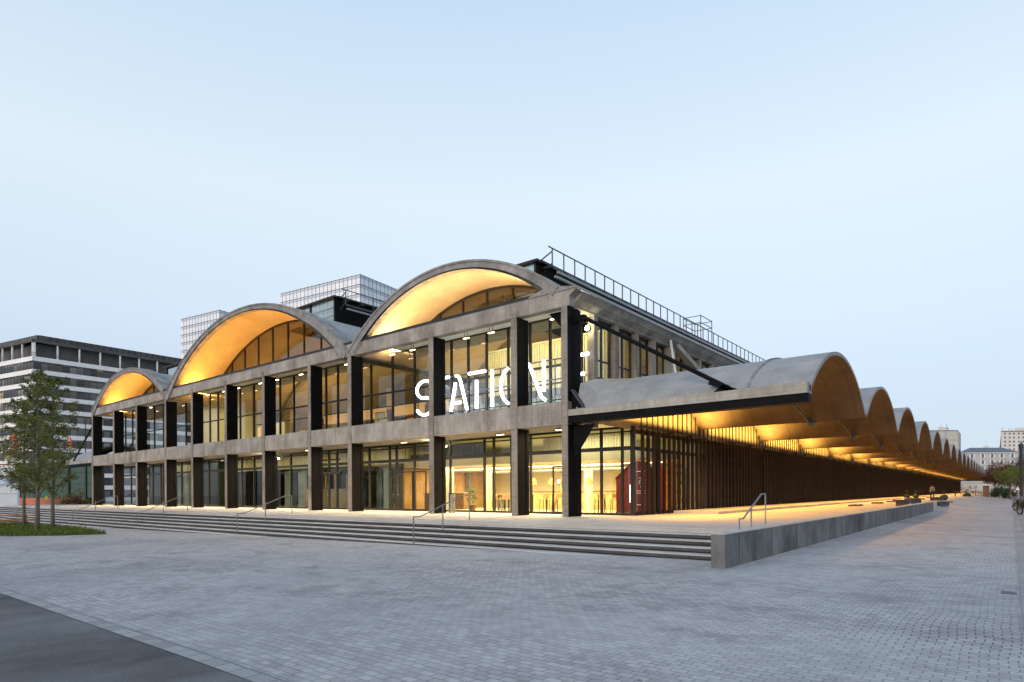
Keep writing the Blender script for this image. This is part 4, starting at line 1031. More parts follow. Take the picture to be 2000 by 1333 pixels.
# grass island
def zgr(x): return gzz(x)
isl = [(-19.9, -10.45), (-22.5, -10.0), (-27.5, -9.4), (-34, -9.2), (-42, -9.6), (-44, -12.0), (-36, -15.0), (-26, -14.6), (-22.6, -13.6), (-20.8, -12.2)]
mb = MB(); mb.add([(x, y, zgr(x) + .05) for x, y in isl] + [(x, y, zgr(x) - .05) for x, y in isl], [tuple(range(len(isl)))] + [(i, (i+1) % len(isl), len(isl) + (i+1) % len(isl), len(isl) + i) for i in range(len(isl))])
tag(mb.build('island_soil', noisy('turf_soil', (.035,.055,.012), (.06,.085,.02), 2, .95, None, .5, 20)), 'green turf island under the three trees', None, None, 'structure')
rr = random.Random(21); mb = MB()
def inside(px_, py_):
    c_ = False; n_ = len(isl); j = n_ - 1
    for i in range(n_):
        if (isl[i][1] > py_) != (isl[j][1] > py_) and px_ < (isl[j][0] - isl[i][0]) * (py_ - isl[i][1]) / (isl[j][1] - isl[i][1]) + isl[i][0]: c_ = not c_
        j = i
    return c_
while len(mb.f) < 15000:
    x = rr.uniform(-44, -19.8); y = rr.uniform(-15, -9.2)
    if not inside(x, y): continue
    hh = rr.uniform(.07, .2) * (2.0 if rr.random() < .04 else 1); a = rr.uniform(0, pi); w_ = .022; dx, dy = cos(a)*w_, sin(a)*w_; z = zgr(x) + .05
    mb.add([(x-dx, y-dy, z), (x+dx, y+dy, z), (x + rr.uniform(-.05,.05), y + rr.uniform(-.05,.05), z + hh)], [(0,1,2)])
tag(mb.build('grass', M['grass'], fixn=False), 'short green grass on the tree island', 'grass', None, 'stuff')

# =============================================================== BACKGROUND BUILDINGS
M['offwhite'] = noisy('white_cladding', (.82,.78,.75), (.90,.87,.84), .2, .6, None, .02, 3)
M['winband'] = noisy('office_glass_band', (.075,.065,.058), (.17,.15,.135), .45, .4, (1,1,.2), .02, 4, .6)
M['darkclad'] = noisy('dark_cladding', (.06,.056,.054), (.11,.105,.10), .3, .6, None, .02, 4)
def pane_noise(name, stops, sx, sz, rough=.35):
    m, t, b = mat(name, (.1,.1,.1), rough, 0, .4); co = t.nodes.new('ShaderNodeTexCoord').outputs['Object']
    sn = t.nodes.new('ShaderNodeVectorMath'); sn.operation = 'SNAP'; sn.inputs[1].default_value = (sx * 3, sx, sz); t.links.new(co, sn.inputs[0])
    wn = t.nodes.new('ShaderNodeTexWhiteNoise'); t.links.new(sn.outputs[0], wn.inputs[0]); r = t.nodes.new('ShaderNodeValToRGB'); r.color_ramp.interpolation = 'CONSTANT'
    while len(r.color_ramp.elements) < len(stops): r.color_ramp.elements.new(.5)
    for q, (p_, c_) in enumerate(stops): r.color_ramp.elements[q].position = p_; r.color_ramp.elements[q].color = (*c_, 1)
    t.links.new(wn.outputs['Value'], r.inputs[0]); t.links.new(r.outputs[0], b.inputs['Base Color']); return m
M['winband'] = pane_noise('office_panes', [(0, (.05,.045,.042)), (.3, (.10,.09,.082)), (.55, (.16,.145,.13)), (.75, (.24,.22,.20)), (.9, (.08,.075,.075)), (.97, (.5,.42,.2))], 1.6, 3.33)
def office():
    cx, cy = camxy(67, 160); e = empty('office_block', (cx, cy, gzz(cx)), 'long white banded office block with a dark recessed top floor', 'building')
    def O(o): return sub(o, e)
    HOR = lambda y: 1.7 + (967 - y) / F_PX * 160 + .6           # heights above the block's base
    a1 = radians(2.2); d1 = Vector((-sin(a1), cos(a1), 0)); a2 = radians(102); d2 = Vector((-sin(a2), cos(a2), 0))
    L1, L2 = 118, 60
    def wing(d, L, z0, z1, out, m_, name, s0=0):
        nrm = Vector((d.y, -d.x, 0)); nrm = nrm if nrm.dot(Vector((cx, cy, 0)) - CAM) < 0 else -nrm
        p = nrm * out; q = -nrm * 6; mb = MB(); a = d * s0 + p; b_ = d * L + p; c_ = d * L + q; dd = d * s0 + q
        mb.prism([(a.x, a.y), (b_.x, b_.y), (c_.x, c_.y), (dd.x, dd.y)], 'z', z0, z1); return O(mb.build(name, m_))
    def nrm_(d):
        n_ = Vector((d.y, -d.x, 0)); return n_ if n_.dot(Vector((cx, cy, 0)) - CAM) < 0 else -n_
    top = HOR(696); sp_ = 3.33
    for d, L in ((d1, L1), (d2, L2)):
        nn = nrm_(d)
        for k in range(11):
            zt = top - sp_ * k
            if zt < 2: break
            wing(d, L, zt - 1.15, zt, .45, M['offwhite'], 'spandrel_band', -.45)
            wing(d, L, zt - sp_, zt - 1.152, 0, M['winband'], 'window_band', 0)
            mb = MB()
            for h_ in (.55, .95): mb.bar(d * -.3 + nn * .42 + Vector((0,0,zt - sp_ + h_)), d * L + nn * .42 + Vector((0,0,zt - sp_ + h_)), .06)
            t_ = 0
            while t_ < L: mb.bar(d * t_ + nn * .03 + Vector((0,0,zt - sp_)), d * t_ + nn * .03 + Vector((0,0,zt - 1.16)), .10, .07); t_ += 1.6
            O(mb.build('window_mullion', M['darkclad']))
        # recessed top floor with white posts
        wing(d, L, top, HOR(668), -1.4, M['darkclad'], 'top_floor', 1.0)
        wing(d, L, HOR(668), HOR(662.5), .5, M['darkclad'], 'roof_slab', -.5)
        t_ = 0.2
        while t_ < L:
            mb = MB(); mb.bar(d * t_ + nn * .1 + Vector((0,0,top)), d * t_ + nn * .1 + Vector((0,0,HOR(668) - .02)), .45, .3); O(mb.build('post', M['offwhite'])); t_ += 5.0
        mb = MB(); mb.bar(d * -.3 + nn * .4 + Vector((0,0,top + 1.0)), d * L + nn * .4 + Vector((0,0,top + 1.0)), .06); mb.bar(d * -.3 + nn * .4 + Vector((0,0,top + .5)), d * L + nn * .4 + Vector((0,0,top + .5)), .05); O(mb.build('balcony_rail', M['darkclad']))
        wing(d, L if d is d1 else 22, HOR(662.4), HOR(650), -1.6, M['darkclad'], 'plant_screen', 1.7)
    t_ = 4
    nn = nrm_(d1); mb = MB()
    while t_ < L1: mb.bar(d1 * t_ - nn * 1.55 + Vector((0,0,HOR(662))), d1 * t_ - nn * 1.55 + Vector((0,0,HOR(650))), .12, .1); t_ += 1.6
    tag(O(mb.build('screen_ribs', M['black'])), None, None, None, 'stuff')
    w1 = wing(d1, 26, 3, 6.5, -1.8, M['offwhite'], 'lit_panel', 14); w1.location.z = top - 6.0 + 2.9
office()
M['towerglass'], t, b = mat('translucent_tower_glass', (.62,.64,.68), .35, 0, .5)
co = t.nodes.new('ShaderNodeTexCoord').outputs['Object']
nn_ = noise(t, .35, 4, (1,1,.25), .6, co); t.links.new(ramp(t, nn_, [(.3, (.72,.75,.80)), (.7, (.88,.86,.86))]), b.inputs['Base Color'])
def tower(px, d, ytop, lab, wl, wr, floor=3.1):
    cx, cy = camxy(px, d); e = empty('glass_tower', (cx, cy, -.6), lab, 'tower', 'pale glass towers behind the hall')
    top = 1.7 + (965 - ytop) / F_PX * d + .6
    al = YAW + math.atan(2080 / 1208.5); ar = YAW - math.atan(727 / 1208.5)
    dl = Vector((-sin(al), cos(al), 0)); dr = Vector((-sin(ar), cos(ar), 0))
    mb = MB(); pts = [Vector((0,0,0)), dl * wl, dl * wl + dr * wr, dr * wr]
    mb.prism([(p.x, p.y) for p in pts], 'z', 0, top); sub(mb.build('glazed_body', M['towerglass']), e)
    for dd, L in ((dl, wl), (dr, wr)):
        out = -(dr if dd is dl else dl) * .12
        mb = MB(); z = top
        while z > top - 42: mb.bar(out + Vector((0,0,z)), dd * L + out + Vector((0,0,z)), .14, .16); z -= floor
        sub(mb.build('floor_line', M['galv']), e)
        mb = MB(); t_ = 0
        while t_ <= L: mb.bar(dd * t_ + out + Vector((0,0,top - 42)), dd * t_ + out + Vector((0,0,top + .3)), .075); t_ += 1.85
        sub(mb.build('mullion', M['galv']), e)
        mb = MB(); z = top - .35
        while z > top - 42: mb.bar(out * .5 + Vector((0,0,z - .3)), dd * L + out * .5 + Vector((0,0,z - .3)), .1, .5); z -= floor
        sub(mb.build('slab_edge', noisy('bluish_slab_edge', (.45,.53,.64), (.52,.6,.7), .3, .5)), e)
    return e
tower(706, 200, 538, 'tall pale glass tower whose corner rises between the middle and right vaults', 38, 40)
tower(431, 230, 606, 'pale glass tower seen just left of the middle vault', 24, 30)
# city end of the street
M['render'] = noisy('beige_render', (.44,.40,.36), (.54,.50,.45), .25, .9, None, .05, 3)
M['palerender'] = noisy('cream_render', (.62,.57,.50), (.72,.67,.60), .2, .9, None, .05, 3)
M['slate'] = noisy('blue_slate', (.085,.105,.145), (.13,.155,.20), .6, .6, (4,1,1), .2, 8)
M['shutter'] = noisy('white_shutter', (.62,.68,.75), (.72,.78,.84), 1, .6)
M['darkwin'] = noisy('dark_window', (.04,.045,.055), (.08,.085,.10), .5, .2)
def block_face(name, px0, px1, d, ytop, lab, cat, roof, wins, m_, depth=14, group=None, z0=0):
    """a building whose front faces the viewer; wins = list of (px, y0, y1, width_px)"""
    pm = (px0 + px1) / 2; cx, cy = camxy(pm, d); k = d / F_PX
    e = empty(name, (cx, cy, 0), lab, cat, group, YAW); hor = 956.8
    X = lambda px: (px - pm) * k
    Z = lambda y: 1.7 + (hor - y) * k
    mb = MB(); mb.box(X(px0), X(px1), 0, depth, z0, Z(ytop)); sub(mb.build('wall', m_), e)
    for (px, y0, y1, w_, sh) in wins:
        mb = MB(); mb.box(X(px) - w_*k/2, X(px) + w_*k/2, -.06, -.005, Z(y1), Z(y0)); o = sub(mb.build('window', M['darkwin']), e)
        mb = MB(); mb.box(X(px) - .03, X(px) + .03, -.09, -.062, Z(y1), Z(y0)); mb.box(X(px) - w_*k/2, X(px) + w_*k/2, -.09, -.063, Z(y1)-.08, Z(y1)); sub(mb.build('frame', M['white']), o)
        if sh:
            for s_ in (-1, 1):
                mb = MB(); c_ = X(px) + s_ * (w_*k/2 + w_*k*.36); mb.box(c_ - w_*k*.33, c_ + w_*k*.33, -.10, -.01, Z(y1), Z(y0)); sub(mb.build('shutter', M['shutter']), e)
    roof(e, X, Z, depth)
    def skew(o):
        for v in o.data.vertices: v.co.x += v.co.y * sin(YAW); v.co.y *= cos(YAW)
        for c_ in kids(o): skew(c_)
    for o in kids(e): skew(o)
    return e
def hip(e, X, Z, depth):
    a, b_ = X(1874), X(1993); z = Z(883.2); r0, r1, zr = X(1893), X(1957), Z(872.5); y0, y1, ym = -.6, depth + .6, depth/2
    mb = MB(); mb.add([(a,y0,z),(b_,y0,z),(b_,y1,z),(a,y1,z),(r0,ym,zr),(r1,ym,zr)], [(0,1,5,4),(1,2,5),(2,3,4,5),(3,0,4),(0,3,2,1)]); sub(mb.build('roof', M['slate']), e)
    mb = MB(); mb.box(a, b_, -.25, -.02, Z(908.2), Z(907.2)); mb.box(a, b_, -.35, -.02, Z(885), Z(883.4)); sub(mb.build('string_course', M['palerender']), e)
    mb = MB(); mb.box(X(1920), X(1930), ym, ym + 1.5, Z(877), Z(869)); mb.bar((X(1925), ym + .7, Z(869)), (X(1925), ym + .7, Z(858)), .1); mb.bar((X(1923), ym+.7, Z(861)), (X(1927), ym+.7, Z(861)), .08); sub(mb.build('chimney', M['palerender']), e)
w_ = [(px, y0, y1, 4.2, True) for y0, y1 in ((886.6, 894.4), (898.8, 906.6), (912, 921), (927, 938)) for px in (1899, 1919.8, 1938.4, 1957, 1977.8)]
block_face('shuttered_house', 1874.5, 1992.5, 240, 883.4, 'grey house with blue slate roof and white shutters closing the end of the street', 'house', hip, w_, M['render'])
def flat(e, X, Z, depth):
    mb = MB(); mb.box(X(1815), X(1872.4), -.2, .0, Z(841.5), Z(839.6)); sub(mb.build('parapet', M['rim']), e)
    mb = MB(); mb.box(X(1833), X(1849), 3, 9, Z(841), Z(834)); mb.box(X(1831), X(1851), 2.6, 9.4, Z(834.2), Z(833.2)); mb.box(X(1825), X(1858), 1.5, 10, Z(841), Z(838.5)); sub(mb.build('penthouse', M['palerender']), e)
    mb = MB(); mb.bar((X(1837), 5, Z(834)), (X(1837), 5, Z(827)), .15); mb.bar((X(1848), 5, Z(834)), (X(1848), 5, Z(825)), .15); sub(mb.build('antenna', M['darkgalv']), e)
    mb = MB(); mb.box(X(1815), X(1872.2), -.08, -.01, Z(859.4), Z(858.6)); mb.box(X(1846.7), X(1847.3), -.07, -.01, Z(900), Z(841)); sub(mb.build('panel_joint', M['rim']), e)
block_face('apartment_slab', 1815, 1872, 285, 841, 'blank beige apartment slab with a rooftop box behind the canopies', 'building', flat, [], M['render'], 20)
def flat2(e, X, Z, depth):
    mb = MB(); mb.box(X(1955.5), X(2035), -.5, .6, Z(843.4), Z(841.6)); sub(mb.build('cornice', M['rim']), e)
    mb = MB(); mb.box(X(1983), X(2035), 1, 9, Z(842), Z(835.5)); sub(mb.build('attic', M['palerender']), e)
    for px, y in ((1958.5, 834), (1971, 835.5), (1976.5, 837)):
        mb = MB(); mb.box(X(px - 1.3), X(px + 1.3), 2, 3.2, Z(842), Z(y)); sub(mb.build('chimney', M['palerender']), e)
    mb = MB(); mb.add([(X(1956), 0, Z(842)), (X(1953.4), 1, Z(870)), (X(1950), 2, Z(880)), (X(1956), 0, Z(880)), (X(1956), 8, Z(842)), (X(1953.4), 8, Z(870)), (X(1950), 8, Z(880)), (X(1956), 8, Z(880))], [(0,1,2,3),(4,7,6,5),(0,4,5,1),(1,5,6,2)]); sub(mb.build('dark_gable', M['slate']), e)
w2 = [(px, y, y + 3.6, 3.2, False) for y in (845.5, 853, 861, 868.4, 876) for px in (1963.5, 1972.5, 1981, 1990.5, 1999.5, 2008)]
block_face('apartment_block', 1956, 2034, 330, 842.4, 'tall cream apartment block catching the evening light at the right edge', 'building', flat2, w2, M['palerender'], 20)
def spire(e, X, Z, depth):
    mb = MB(); mb.add([(X(1989.5),-.3,Z(873)),(X(2001),-.3,Z(873)),(X(2001),3,Z(873)),(X(1989.5),3,Z(873)),(X(1995.3),1.3,Z(860))], [(0,1,4),(1,2,4),(2,3,4),(3,0,4),(0,3,2,1)]); sub(mb.build('roof', M['slate']), e)
block_face('turret_house', 1990, 2004, 210, 873, 'narrow slate turret with a pointed roof at the right edge', 'tower', spire, [(1996, 890, 896, 3, False)], M['slate'], 4)
def low(e, X, Z, depth):
    mb = MB(); mb.box(X(1882), X(1934), -.2, 0, Z(948), Z(946.5)); sub(mb.build('coping', M['white']), e)
block_face('garden_wall', 1882, 1934, 236, 947, 'pale low wall below the shuttered house, seen under the canopy end', 'wall', low, [(px, 949, 953, 3, False) for px in (1895, 1906)], M['palerender'], 1)

# trees at the end of the street
def bush(name, x, y, z, rx, rz_, n, ls, lm, lab, cat, group, seed, zc=None):
    rr = random.Random(seed); e = empty(name, (x, y, z), lab, cat, group)
    zc = rz_ * .9 if zc is None else zc
    tb = MB(); tb.tube([(0,0,0), (.05,0,zc*.6), (0,.05,zc)], .16 if zc > 3 else .05, 7, .05)
    cl = [(Vector((rr.gauss(0,.45)*rx, rr.gauss(0,.45)*rx, zc + rr.gauss(0,.42)*rz_)), rr.uniform(.28,.5)*rx) for _ in range(16)]
    for c_, r0 in cl[:9]: tb.tube([(0,0,zc*.55), c_], .05 if zc > 3 else .015, 5, .01)
    sub(tb.build('trunk' if cat == 'tree' else 'stem', M['bark']), e)
    mb = MB()
    for q in range(n):
        c0, r0 = rr.choice(cl); v = Vector((rr.gauss(0,1), rr.gauss(0,1), rr.gauss(0,1))).normalized() * r0 * rr.random()**.4; c_ = c0 + v
        if c_.z < .08: c_.z = .08
        d1 = Vector((rr.uniform(-1,1), rr.uniform(-1,1), rr.uniform(-1,1))).normalized()*ls; d2 = d1.cross(Vector((rr.uniform(-1,1), rr.uniform(-1,1), rr.uniform(-1,1)))).normalized()*ls*.5
        mb.add([c_-d1, c_+d2, c_+d1, c_-d2], [(0,1,2,3)])
    sub(mb.build('crown' if cat == 'tree' else 'foliage', M[lm], fixn=False), e); return e
GT = 'trees at the end of the street'
for i, (px, d, h, rx, lm, lab) in enumerate([(1943, 165, 6.2, 2.9, 'leaf_red', 'leftmost russet tree, beside the tip of the canopies'), (1956, 160, 7.8, 3.6, 'leaf_red', 'broad russet tree second from the canopy tip'),
        (1971, 158, 8.6, 3.8, 'leaf_red', 'tall russet tree under the shuttered house'), (1986, 150, 8.4, 3.8, 'leaf_red', 'russet tree behind the dark lamp posts'),
        (1973, 112, 5.0, 2.2, 'leaf', 'light green tree left of the lamp posts'), (1986, 104, 4.8, 2.2, 'leaf', 'light green tree between the lamp posts'), (1999, 96, 5.2, 2.3, 'leaf', 'light green tree cut by the right edge')]):
    x, y = camxy(px, d); bush('street_tree', x, y, 0, rx, h*.42, 2600, .16 if d > 140 else .11, lm, lab, 'tree', GT, 40 + i, h*.78)
for i, (px, d, rx, rz_, lab) in enumerate([(1941, 128, 1.1, 1.0, 'small dark shrub left of the walking group'), (1949, 130, 1.5, 1.5, 'dark green shrub behind the walking group'), (1960, 126, 1.5, 1.3, 'dark green shrub right of the walking group'), (1969, 120, 1.2, 1.0, 'low dark shrub under the light green trees')]):
    x, y = camxy(px, d); bush('shrub', x, y, 0, rx, rz_, 1500, .09, 'leaf_dark', lab, 'shrub', 'dark shrubs across the street end', 60 + i)

# lamp posts on the right
def pole(name, px, d, top, r, lab):
    x, y = camxy(px, d); z0 = gzz(x) if px < 500 else .03; e = empty(name, (x, y, z0), lab, 'lamp post', None)
    h = 1.7 + (956.9 + (10.3 if px < 500 else 0) - top) / F_PX * d - z0
    mb = MB(); mb.tube([(0,0,0), (0,0,h)], r, 10, r*.8); sub(mb.build('post', M['black']), e)
    mb = MB(); mb.lathe([(r*1.7, 0), (r*1.7, .3), (r*1.1, .4)], (0,0,0), 10); sub(mb.build('base', M['black']), e)
    mb = MB()
    if px > 500: mb.lathe([(r, 0), (r*1.3, .1), (r*1.3, .5), (r*.4, .6)], (0,0,h), 10)
    else: mb.bar((0,0,h), (-1.6,-1.2,h+.15), .07); mb.box(-2.2,-1.5,-1.5,-1.15,h+.08,h+.2)
    sub(mb.build('lantern', M['black']), e); return e
pole('lamp_post', 1994.5, 74, 876, .15, 'thick dark lamp post near the right edge'); pole('lamp_post', 1987, 100, 912, .11, 'shorter dark lamp post behind the standing man')
pole('lamp_post', 1972, 130, 930, .06, 'thin pole among the light green trees')
pole('lamp_post', 167.5, 105, 820, .09, 'tall curved street lamp left of the hall, in front of the white bands')

# ---------------------------------------------------------------- people
SKIN = noisy('skin', (.42,.25,.17), (.50,.31,.22), 3, .6)
def person(x, y, z, rz, H_, lab, group, top, bottom, hairc=(.02,.015,.012), pose='walk', seed=0):
    """one skinned body with clothing and hair as children"""
    e = empty('person', (x, y, z), lab, 'person', group, rz); k = H_ / 1.75
    st_ = .22 if pose == 'walk' else .03
    J = {'pel': (0,0,.93), 'waist': (0,.01,1.08), 'chest': (0,.015,1.30), 'neck': (0,.0,1.47), 'head': (0,-.03,1.60), 'crown': (0,-.035,1.70)}
    for s_, n_ in ((-1,'l'), (1,'r')):
        f = s_ * st_
        J['hip'+n_] = (s_*.09, 0, .90); J['kn'+n_] = (s_*.10, -.05 - f*.6, .50); J['an'+n_] = (s_*.10, -f*1.0 + (.03 if f < 0 else 0), .09); J['to'+n_] = (s_*.11, -f*1.0 - .14, .035)
        J['sh'+n_] = (s_*.19, .01, 1.41)
        if pose == 'phone': J['el'+n_] = (s_*.27, .02, 1.14); J['wr'+n_] = (s_*.07, -.24, 1.19); J['ha'+n_] = (s_*.035, -.29, 1.21)
        else: J['el'+n_] = (s_*.25, .03 + f*.35, 1.13); J['wr'+n_] = (s_*.26, -.05 + f*.7, .90); J['ha'+n_] = (s_*.26, -.08 + f*.8, .81)
    def skin(name, chain, rad, m_, par, extra=0):
        names_ = []; edges = []
        for c_ in chain:
            for a in c_:
                if a not in names_: names_.append(a)
            edges += [(names_.index(a), names_.index(b_)) for a, b_ in zip(c_[:-1], c_[1:])]
        me = bpy.data.meshes.new(name); me.from_pydata([tuple(v * k for v in J[a]) for a in names_], edges, []); me.materials.append(m_)
        o = bpy.data.objects.new(name, me); COL.objects.link(o); o.parent = par
        md = o.modifiers.new('skin', 'SKIN'); lay = me.skin_vertices[0].data if me.skin_vertices else None
        if lay is None:
            bm = bmesh.new(); bm.from_mesh(me); bm.verts.layers.skin.verify(); bm.to_mesh(me); bm.free(); lay = me.skin_vertices[0].data
        for i, a in enumerate(names_): r0 = (rad[a.rstrip('lr')] if a.rstrip('lr') in rad else rad[a]) + extra; lay[i].radius = (r0 * k, r0 * k * (.72 if a in ('chest','waist','pel') else 1))
        lay[0].use_root = True; md.use_smooth_shade = True; sb_ = o.modifiers.new('subdiv', 'SUBSURF'); sb_.levels = 1; sb_.render_levels = 2; return o
    R = {'pel': .14, 'waist': .13, 'chest': .16, 'neck': .055, 'head': .095, 'crown': .07, 'hip': .095, 'kn': .062, 'an': .045, 'to': .035, 'sh': .065, 'e': .045, 'el': .045, 'w': .03, 'wr': .03, 'ha': .035, 'h': .04}
    R.update({'sh': .065}); 
    class RD(dict):
        def __missing__(s, a): return .05
    rad = RD(R)
    def rd(a): 
        for q in ('pel','waist','chest','neck','head','crown'):
            if a == q: return R[q]
        return R[a[:2]] if a[:2] in R else R.get(a[:3], .05)
    rad2 = {a: rd(a) for a in J}; rad2['hipl'] = rad2['hipr'] = .095; rad2['ell'] = rad2['elr'] = .045
    rad3 = dict(rad2)
    class Q(dict):
        def __contains__(s, a): return False
    q2 = Q(rad2)
    skin('body', [['pel','waist','chest','neck','head','crown'], ['pel','hipl','knl','anl','tol'], ['pel','hipr','knr','anr','tor'], ['chest','shl','ell','wrl','hal'], ['chest','shr','elr','wrr','har']], q2, SKIN, e)
    skin('trousers', [['pel','hipl','knl','anl'], ['pel','hipr','knr','anr']], q2, bottom, e, .016)
    skin('jacket', [['waist','chest'], ['waist','pel'], ['chest','shl','ell','wrl'], ['chest','shr','elr','wrr']], q2, top, e, .024)
    mb = MB(); mb.lathe([(.03,-.10),(.095,-.03),(.108,.03),(.085,.10),(.02,.13)], (0, .01, 1.63), 12); o = sub(mb.build('hair', noisy('dark_hair', hairc, tuple(c*1.8 for c in hairc), 8, .7)), e); o.scale = (k, k, k)
    for s_, n_ in ((-1,'l'), (1,'r')):
        ax, ay, az_ = J['an'+n_]; mb = MB(); mb.prism([(ay + .06, -az_*0 + .0), (ay - .20, 0), (ay - .20, .05), (ay - .05, .10), (ay + .06, .10)], 'x', ax - .045, ax + .045); o = sub(mb.build('shoe', M['black']), e); o.scale = (k, k, k)
    if pose == 'phone':
        mb = MB(); mb.box(-.035, .035, -.35, -.34, 1.18, 1.31); o = sub(mb.build('phone', M['black']), e); o.scale = (k, k, k)
    return e
DARK = noisy('dark_jacket_cloth', (.012,.012,.015), (.025,.025,.03), 6, .9); JEAN = noisy('grey_blue_jeans', (.10,.12,.15), (.16,.18,.22), 6, .9); BLK = noisy('black_trousers', (.010,.010,.012), (.02,.02,.022), 6, .9)
TEAL = noisy('teal_coat', (.05,.12,.15), (.08,.17,.2), 6, .9); PINK = noisy('dusty_pink_top', (.32,.16,.16), (.42,.22,.21), 6, .9); GREYC = noisy('grey_coat', (.16,.14,.13), (.24,.21,.19), 6, .9)
x, y = camxy(1980.5, 60); person(x, y, 0.0, YAW + .35, 1.80, 'man in dark jacket and grey jeans standing and looking at his phone', None, DARK, JEAN, pose='phone')
x, y = camxy(1939.3, 122); person(x, y, 0, YAW + .2, 1.75, 'person in dark clothes walking on the street, nearest of the walkers', 'people walking far down the street', DARK, BLK, pose='walk')
x, y = camxy(1945.5, 146); person(x, y, 0, YAW, 1.7, 'distant walker in a teal coat', 'people walking far down the street', TEAL, BLK, pose='walk')
x, y = camxy(1950.5, 148); person(x, y, 0, YAW - .3, 1.7, 'distant walker in a dusty pink top', 'people walking far down the street', PINK, BLK, pose='walk')
person(*camxy(1821, 76), P, radians(200), 1.68, 'blurred person in a grey coat by the stone benches at the wall end', None, GREYC, BLK, pose='walk')

# ---------------------------------------------------------------- motorcycles
REDP = noisy('red_bike_paint', (.22,.008,.012), (.32,.015,.02), 2, .3)
def bike(x, y, rz, lab, box=True, col=None):
    e = empty('motorcycle', (x, y, .03), lab, 'motorcycle', 'motorcycles parked at the right edge', rz)
    for yy, rr_ in ((-.70, .30), (.72, .31)):
        mb = MB(); n = 20; pts = [(0, yy + cos(2*pi*i/n)*rr_, .31 + sin(2*pi*i/n)*rr_) for i in range(n + 1)]; mb.tube(pts, .055, 8, caps=False); wh = sub(mb.build('wheel', M['black']), e)
        mb = MB(); pts = [(0, yy + cos(2*pi*i/n)*(rr_-.07), .31 + sin(2*pi*i/n)*(rr_-.07)) for i in range(n + 1)]; mb.tube(pts, .018, 6, caps=False)
        for i in range(6): mb.bar((0, yy, .31), (0, yy + cos(i*pi/3)*(rr_-.07), .31 + sin(i*pi/3)*(rr_-.07)), .015)
        sub(mb.build('rim', M['galv']), wh)
    mb = MB(); mb.prism([(-.35,.45),(.40,.42),(.45,.62),(.25,.92),(-.10,.78),(-.75,.80),(-.80,.70),(-.40,.62)], 'x', -.13, .13); sub(mb.build('body', col or REDP), e)
    mb = MB(); mb.prism([(-.70,.81),(-.05,.79),(.05,.86),(-.30,.88),(-.68,.90)], 'x', -.15, .15); sub(mb.build('seat', M['black']), e)
    mb = MB(); mb.bar((-.33,.42,1.02), (.33,.42,1.02), .03); mb.bar((-.07,.45,.95), (-.07,.72,.31), .04); mb.bar((.07,.45,.95), (.07,.72,.31), .04); sub(mb.build('fork', M['galv']), e)
    mb = MB(); mb.lathe([(.09,0),(.12,.08),(.06,.16)], (0,.52,.78), 12); sub(mb.build('headlight', M['galv']), e)
    mb = MB(); mb.tube([(.16,.1,.3), (.2,-.3,.32), (.22,-.85,.42)], .04, 8); sub(mb.build('exhaust', M['galv']), e)
    mb = MB(); mb.bar((0,-.80,.72), (0,-1.0,.45), .18, .03); sub(mb.build('rear_mudguard', M['black']), e)
    mb = MB(); mb.box(-.08,.08,-.86,-.82,.70,.76); sub(mb.build('tail_light', emit('tail_red', (.5,.01,.01), .4)), e)
    if box:
        mb = MB(); mb.lathe([(.22,0),(.25,.12),(.24,.22),(.12,.30)], (0,-.72,.92), 12); o = sub(mb.build('top_box', M['black']), e)
        mb = MB(); mb.box(-.17,.17,-.99,-.955,1.03,1.09); sub(mb.build('reflector', REDP), e)
    return e
x, y = camxy(2004, 41); bike(x, y, .45, 'parked dark motorcycle with pale wheel rim cut by the right edge', False, DARK)
x, y = camxy(1995, 49); bike(x, y, .5, 'parked motorcycle with black top box and red reflector', True, DARK)
x, y = camxy(2002, 58); bike(x, y, .3, 'grey motorcycle behind the one with the top box', False, noisy('grey_bike_paint', (.3,.32,.34), (.4,.42,.44), 2, .3))

# ---------------------------------------------------------------- stone benches, pots, terrace
def sbench(x, y, z, L, lab, rz=0, h=.42):
    e = empty('stone_bench', (x, y, z), lab, 'bench', 'dark stone benches by the end of the wall', rz)
    mb = MB(); mb.box(-L/2, L/2, -.28, .28, h - .10, h); sub(mb.build('seat', M['stone']), e)
    mb = MB(); mb.box(-L*.32, L*.32, -.2, .2, 0.002, h - .102); sub(mb.build('base', M['stone']), e)
for x, y, z, L, lab in [(8.75, 26.4, P, .95, 'stone bench on the platform just before the wall end'), (8.6, 34.6, P, 1.2, 'stone bench second from the viewer'), (9.5, 46.5, .26, 1.5, 'stone bench just past the end of the wall'), (8.6, 52.5, P-.06, 1.6, 'stone bench furthest past the wall end')]: sbench(x, y, z, L, lab, YAW)
def fbench(x, y, lab):
    e = empty('low_slab', (x, y, P), lab, 'bench', 'flat slabs lying on the platform'); mb = MB(); mb.box(-.28,.28,-.95,.95,.002,.10); sub(mb.build('slab', M['darkwood']), e)
    mb = MB(); mb.box(-.27,.27,-.94,.94,.101,.115); sub(mb.build('top', M['stone']), e)
for x, y, lab in [(6.3, 24.8, 'low dark slab on the platform, nearest one'), (6.15, 34.5, 'low dark slab on the platform, middle one'), (6.1, 42.3, 'low dark slab on the platform, furthest one')]: fbench(x, y, lab)
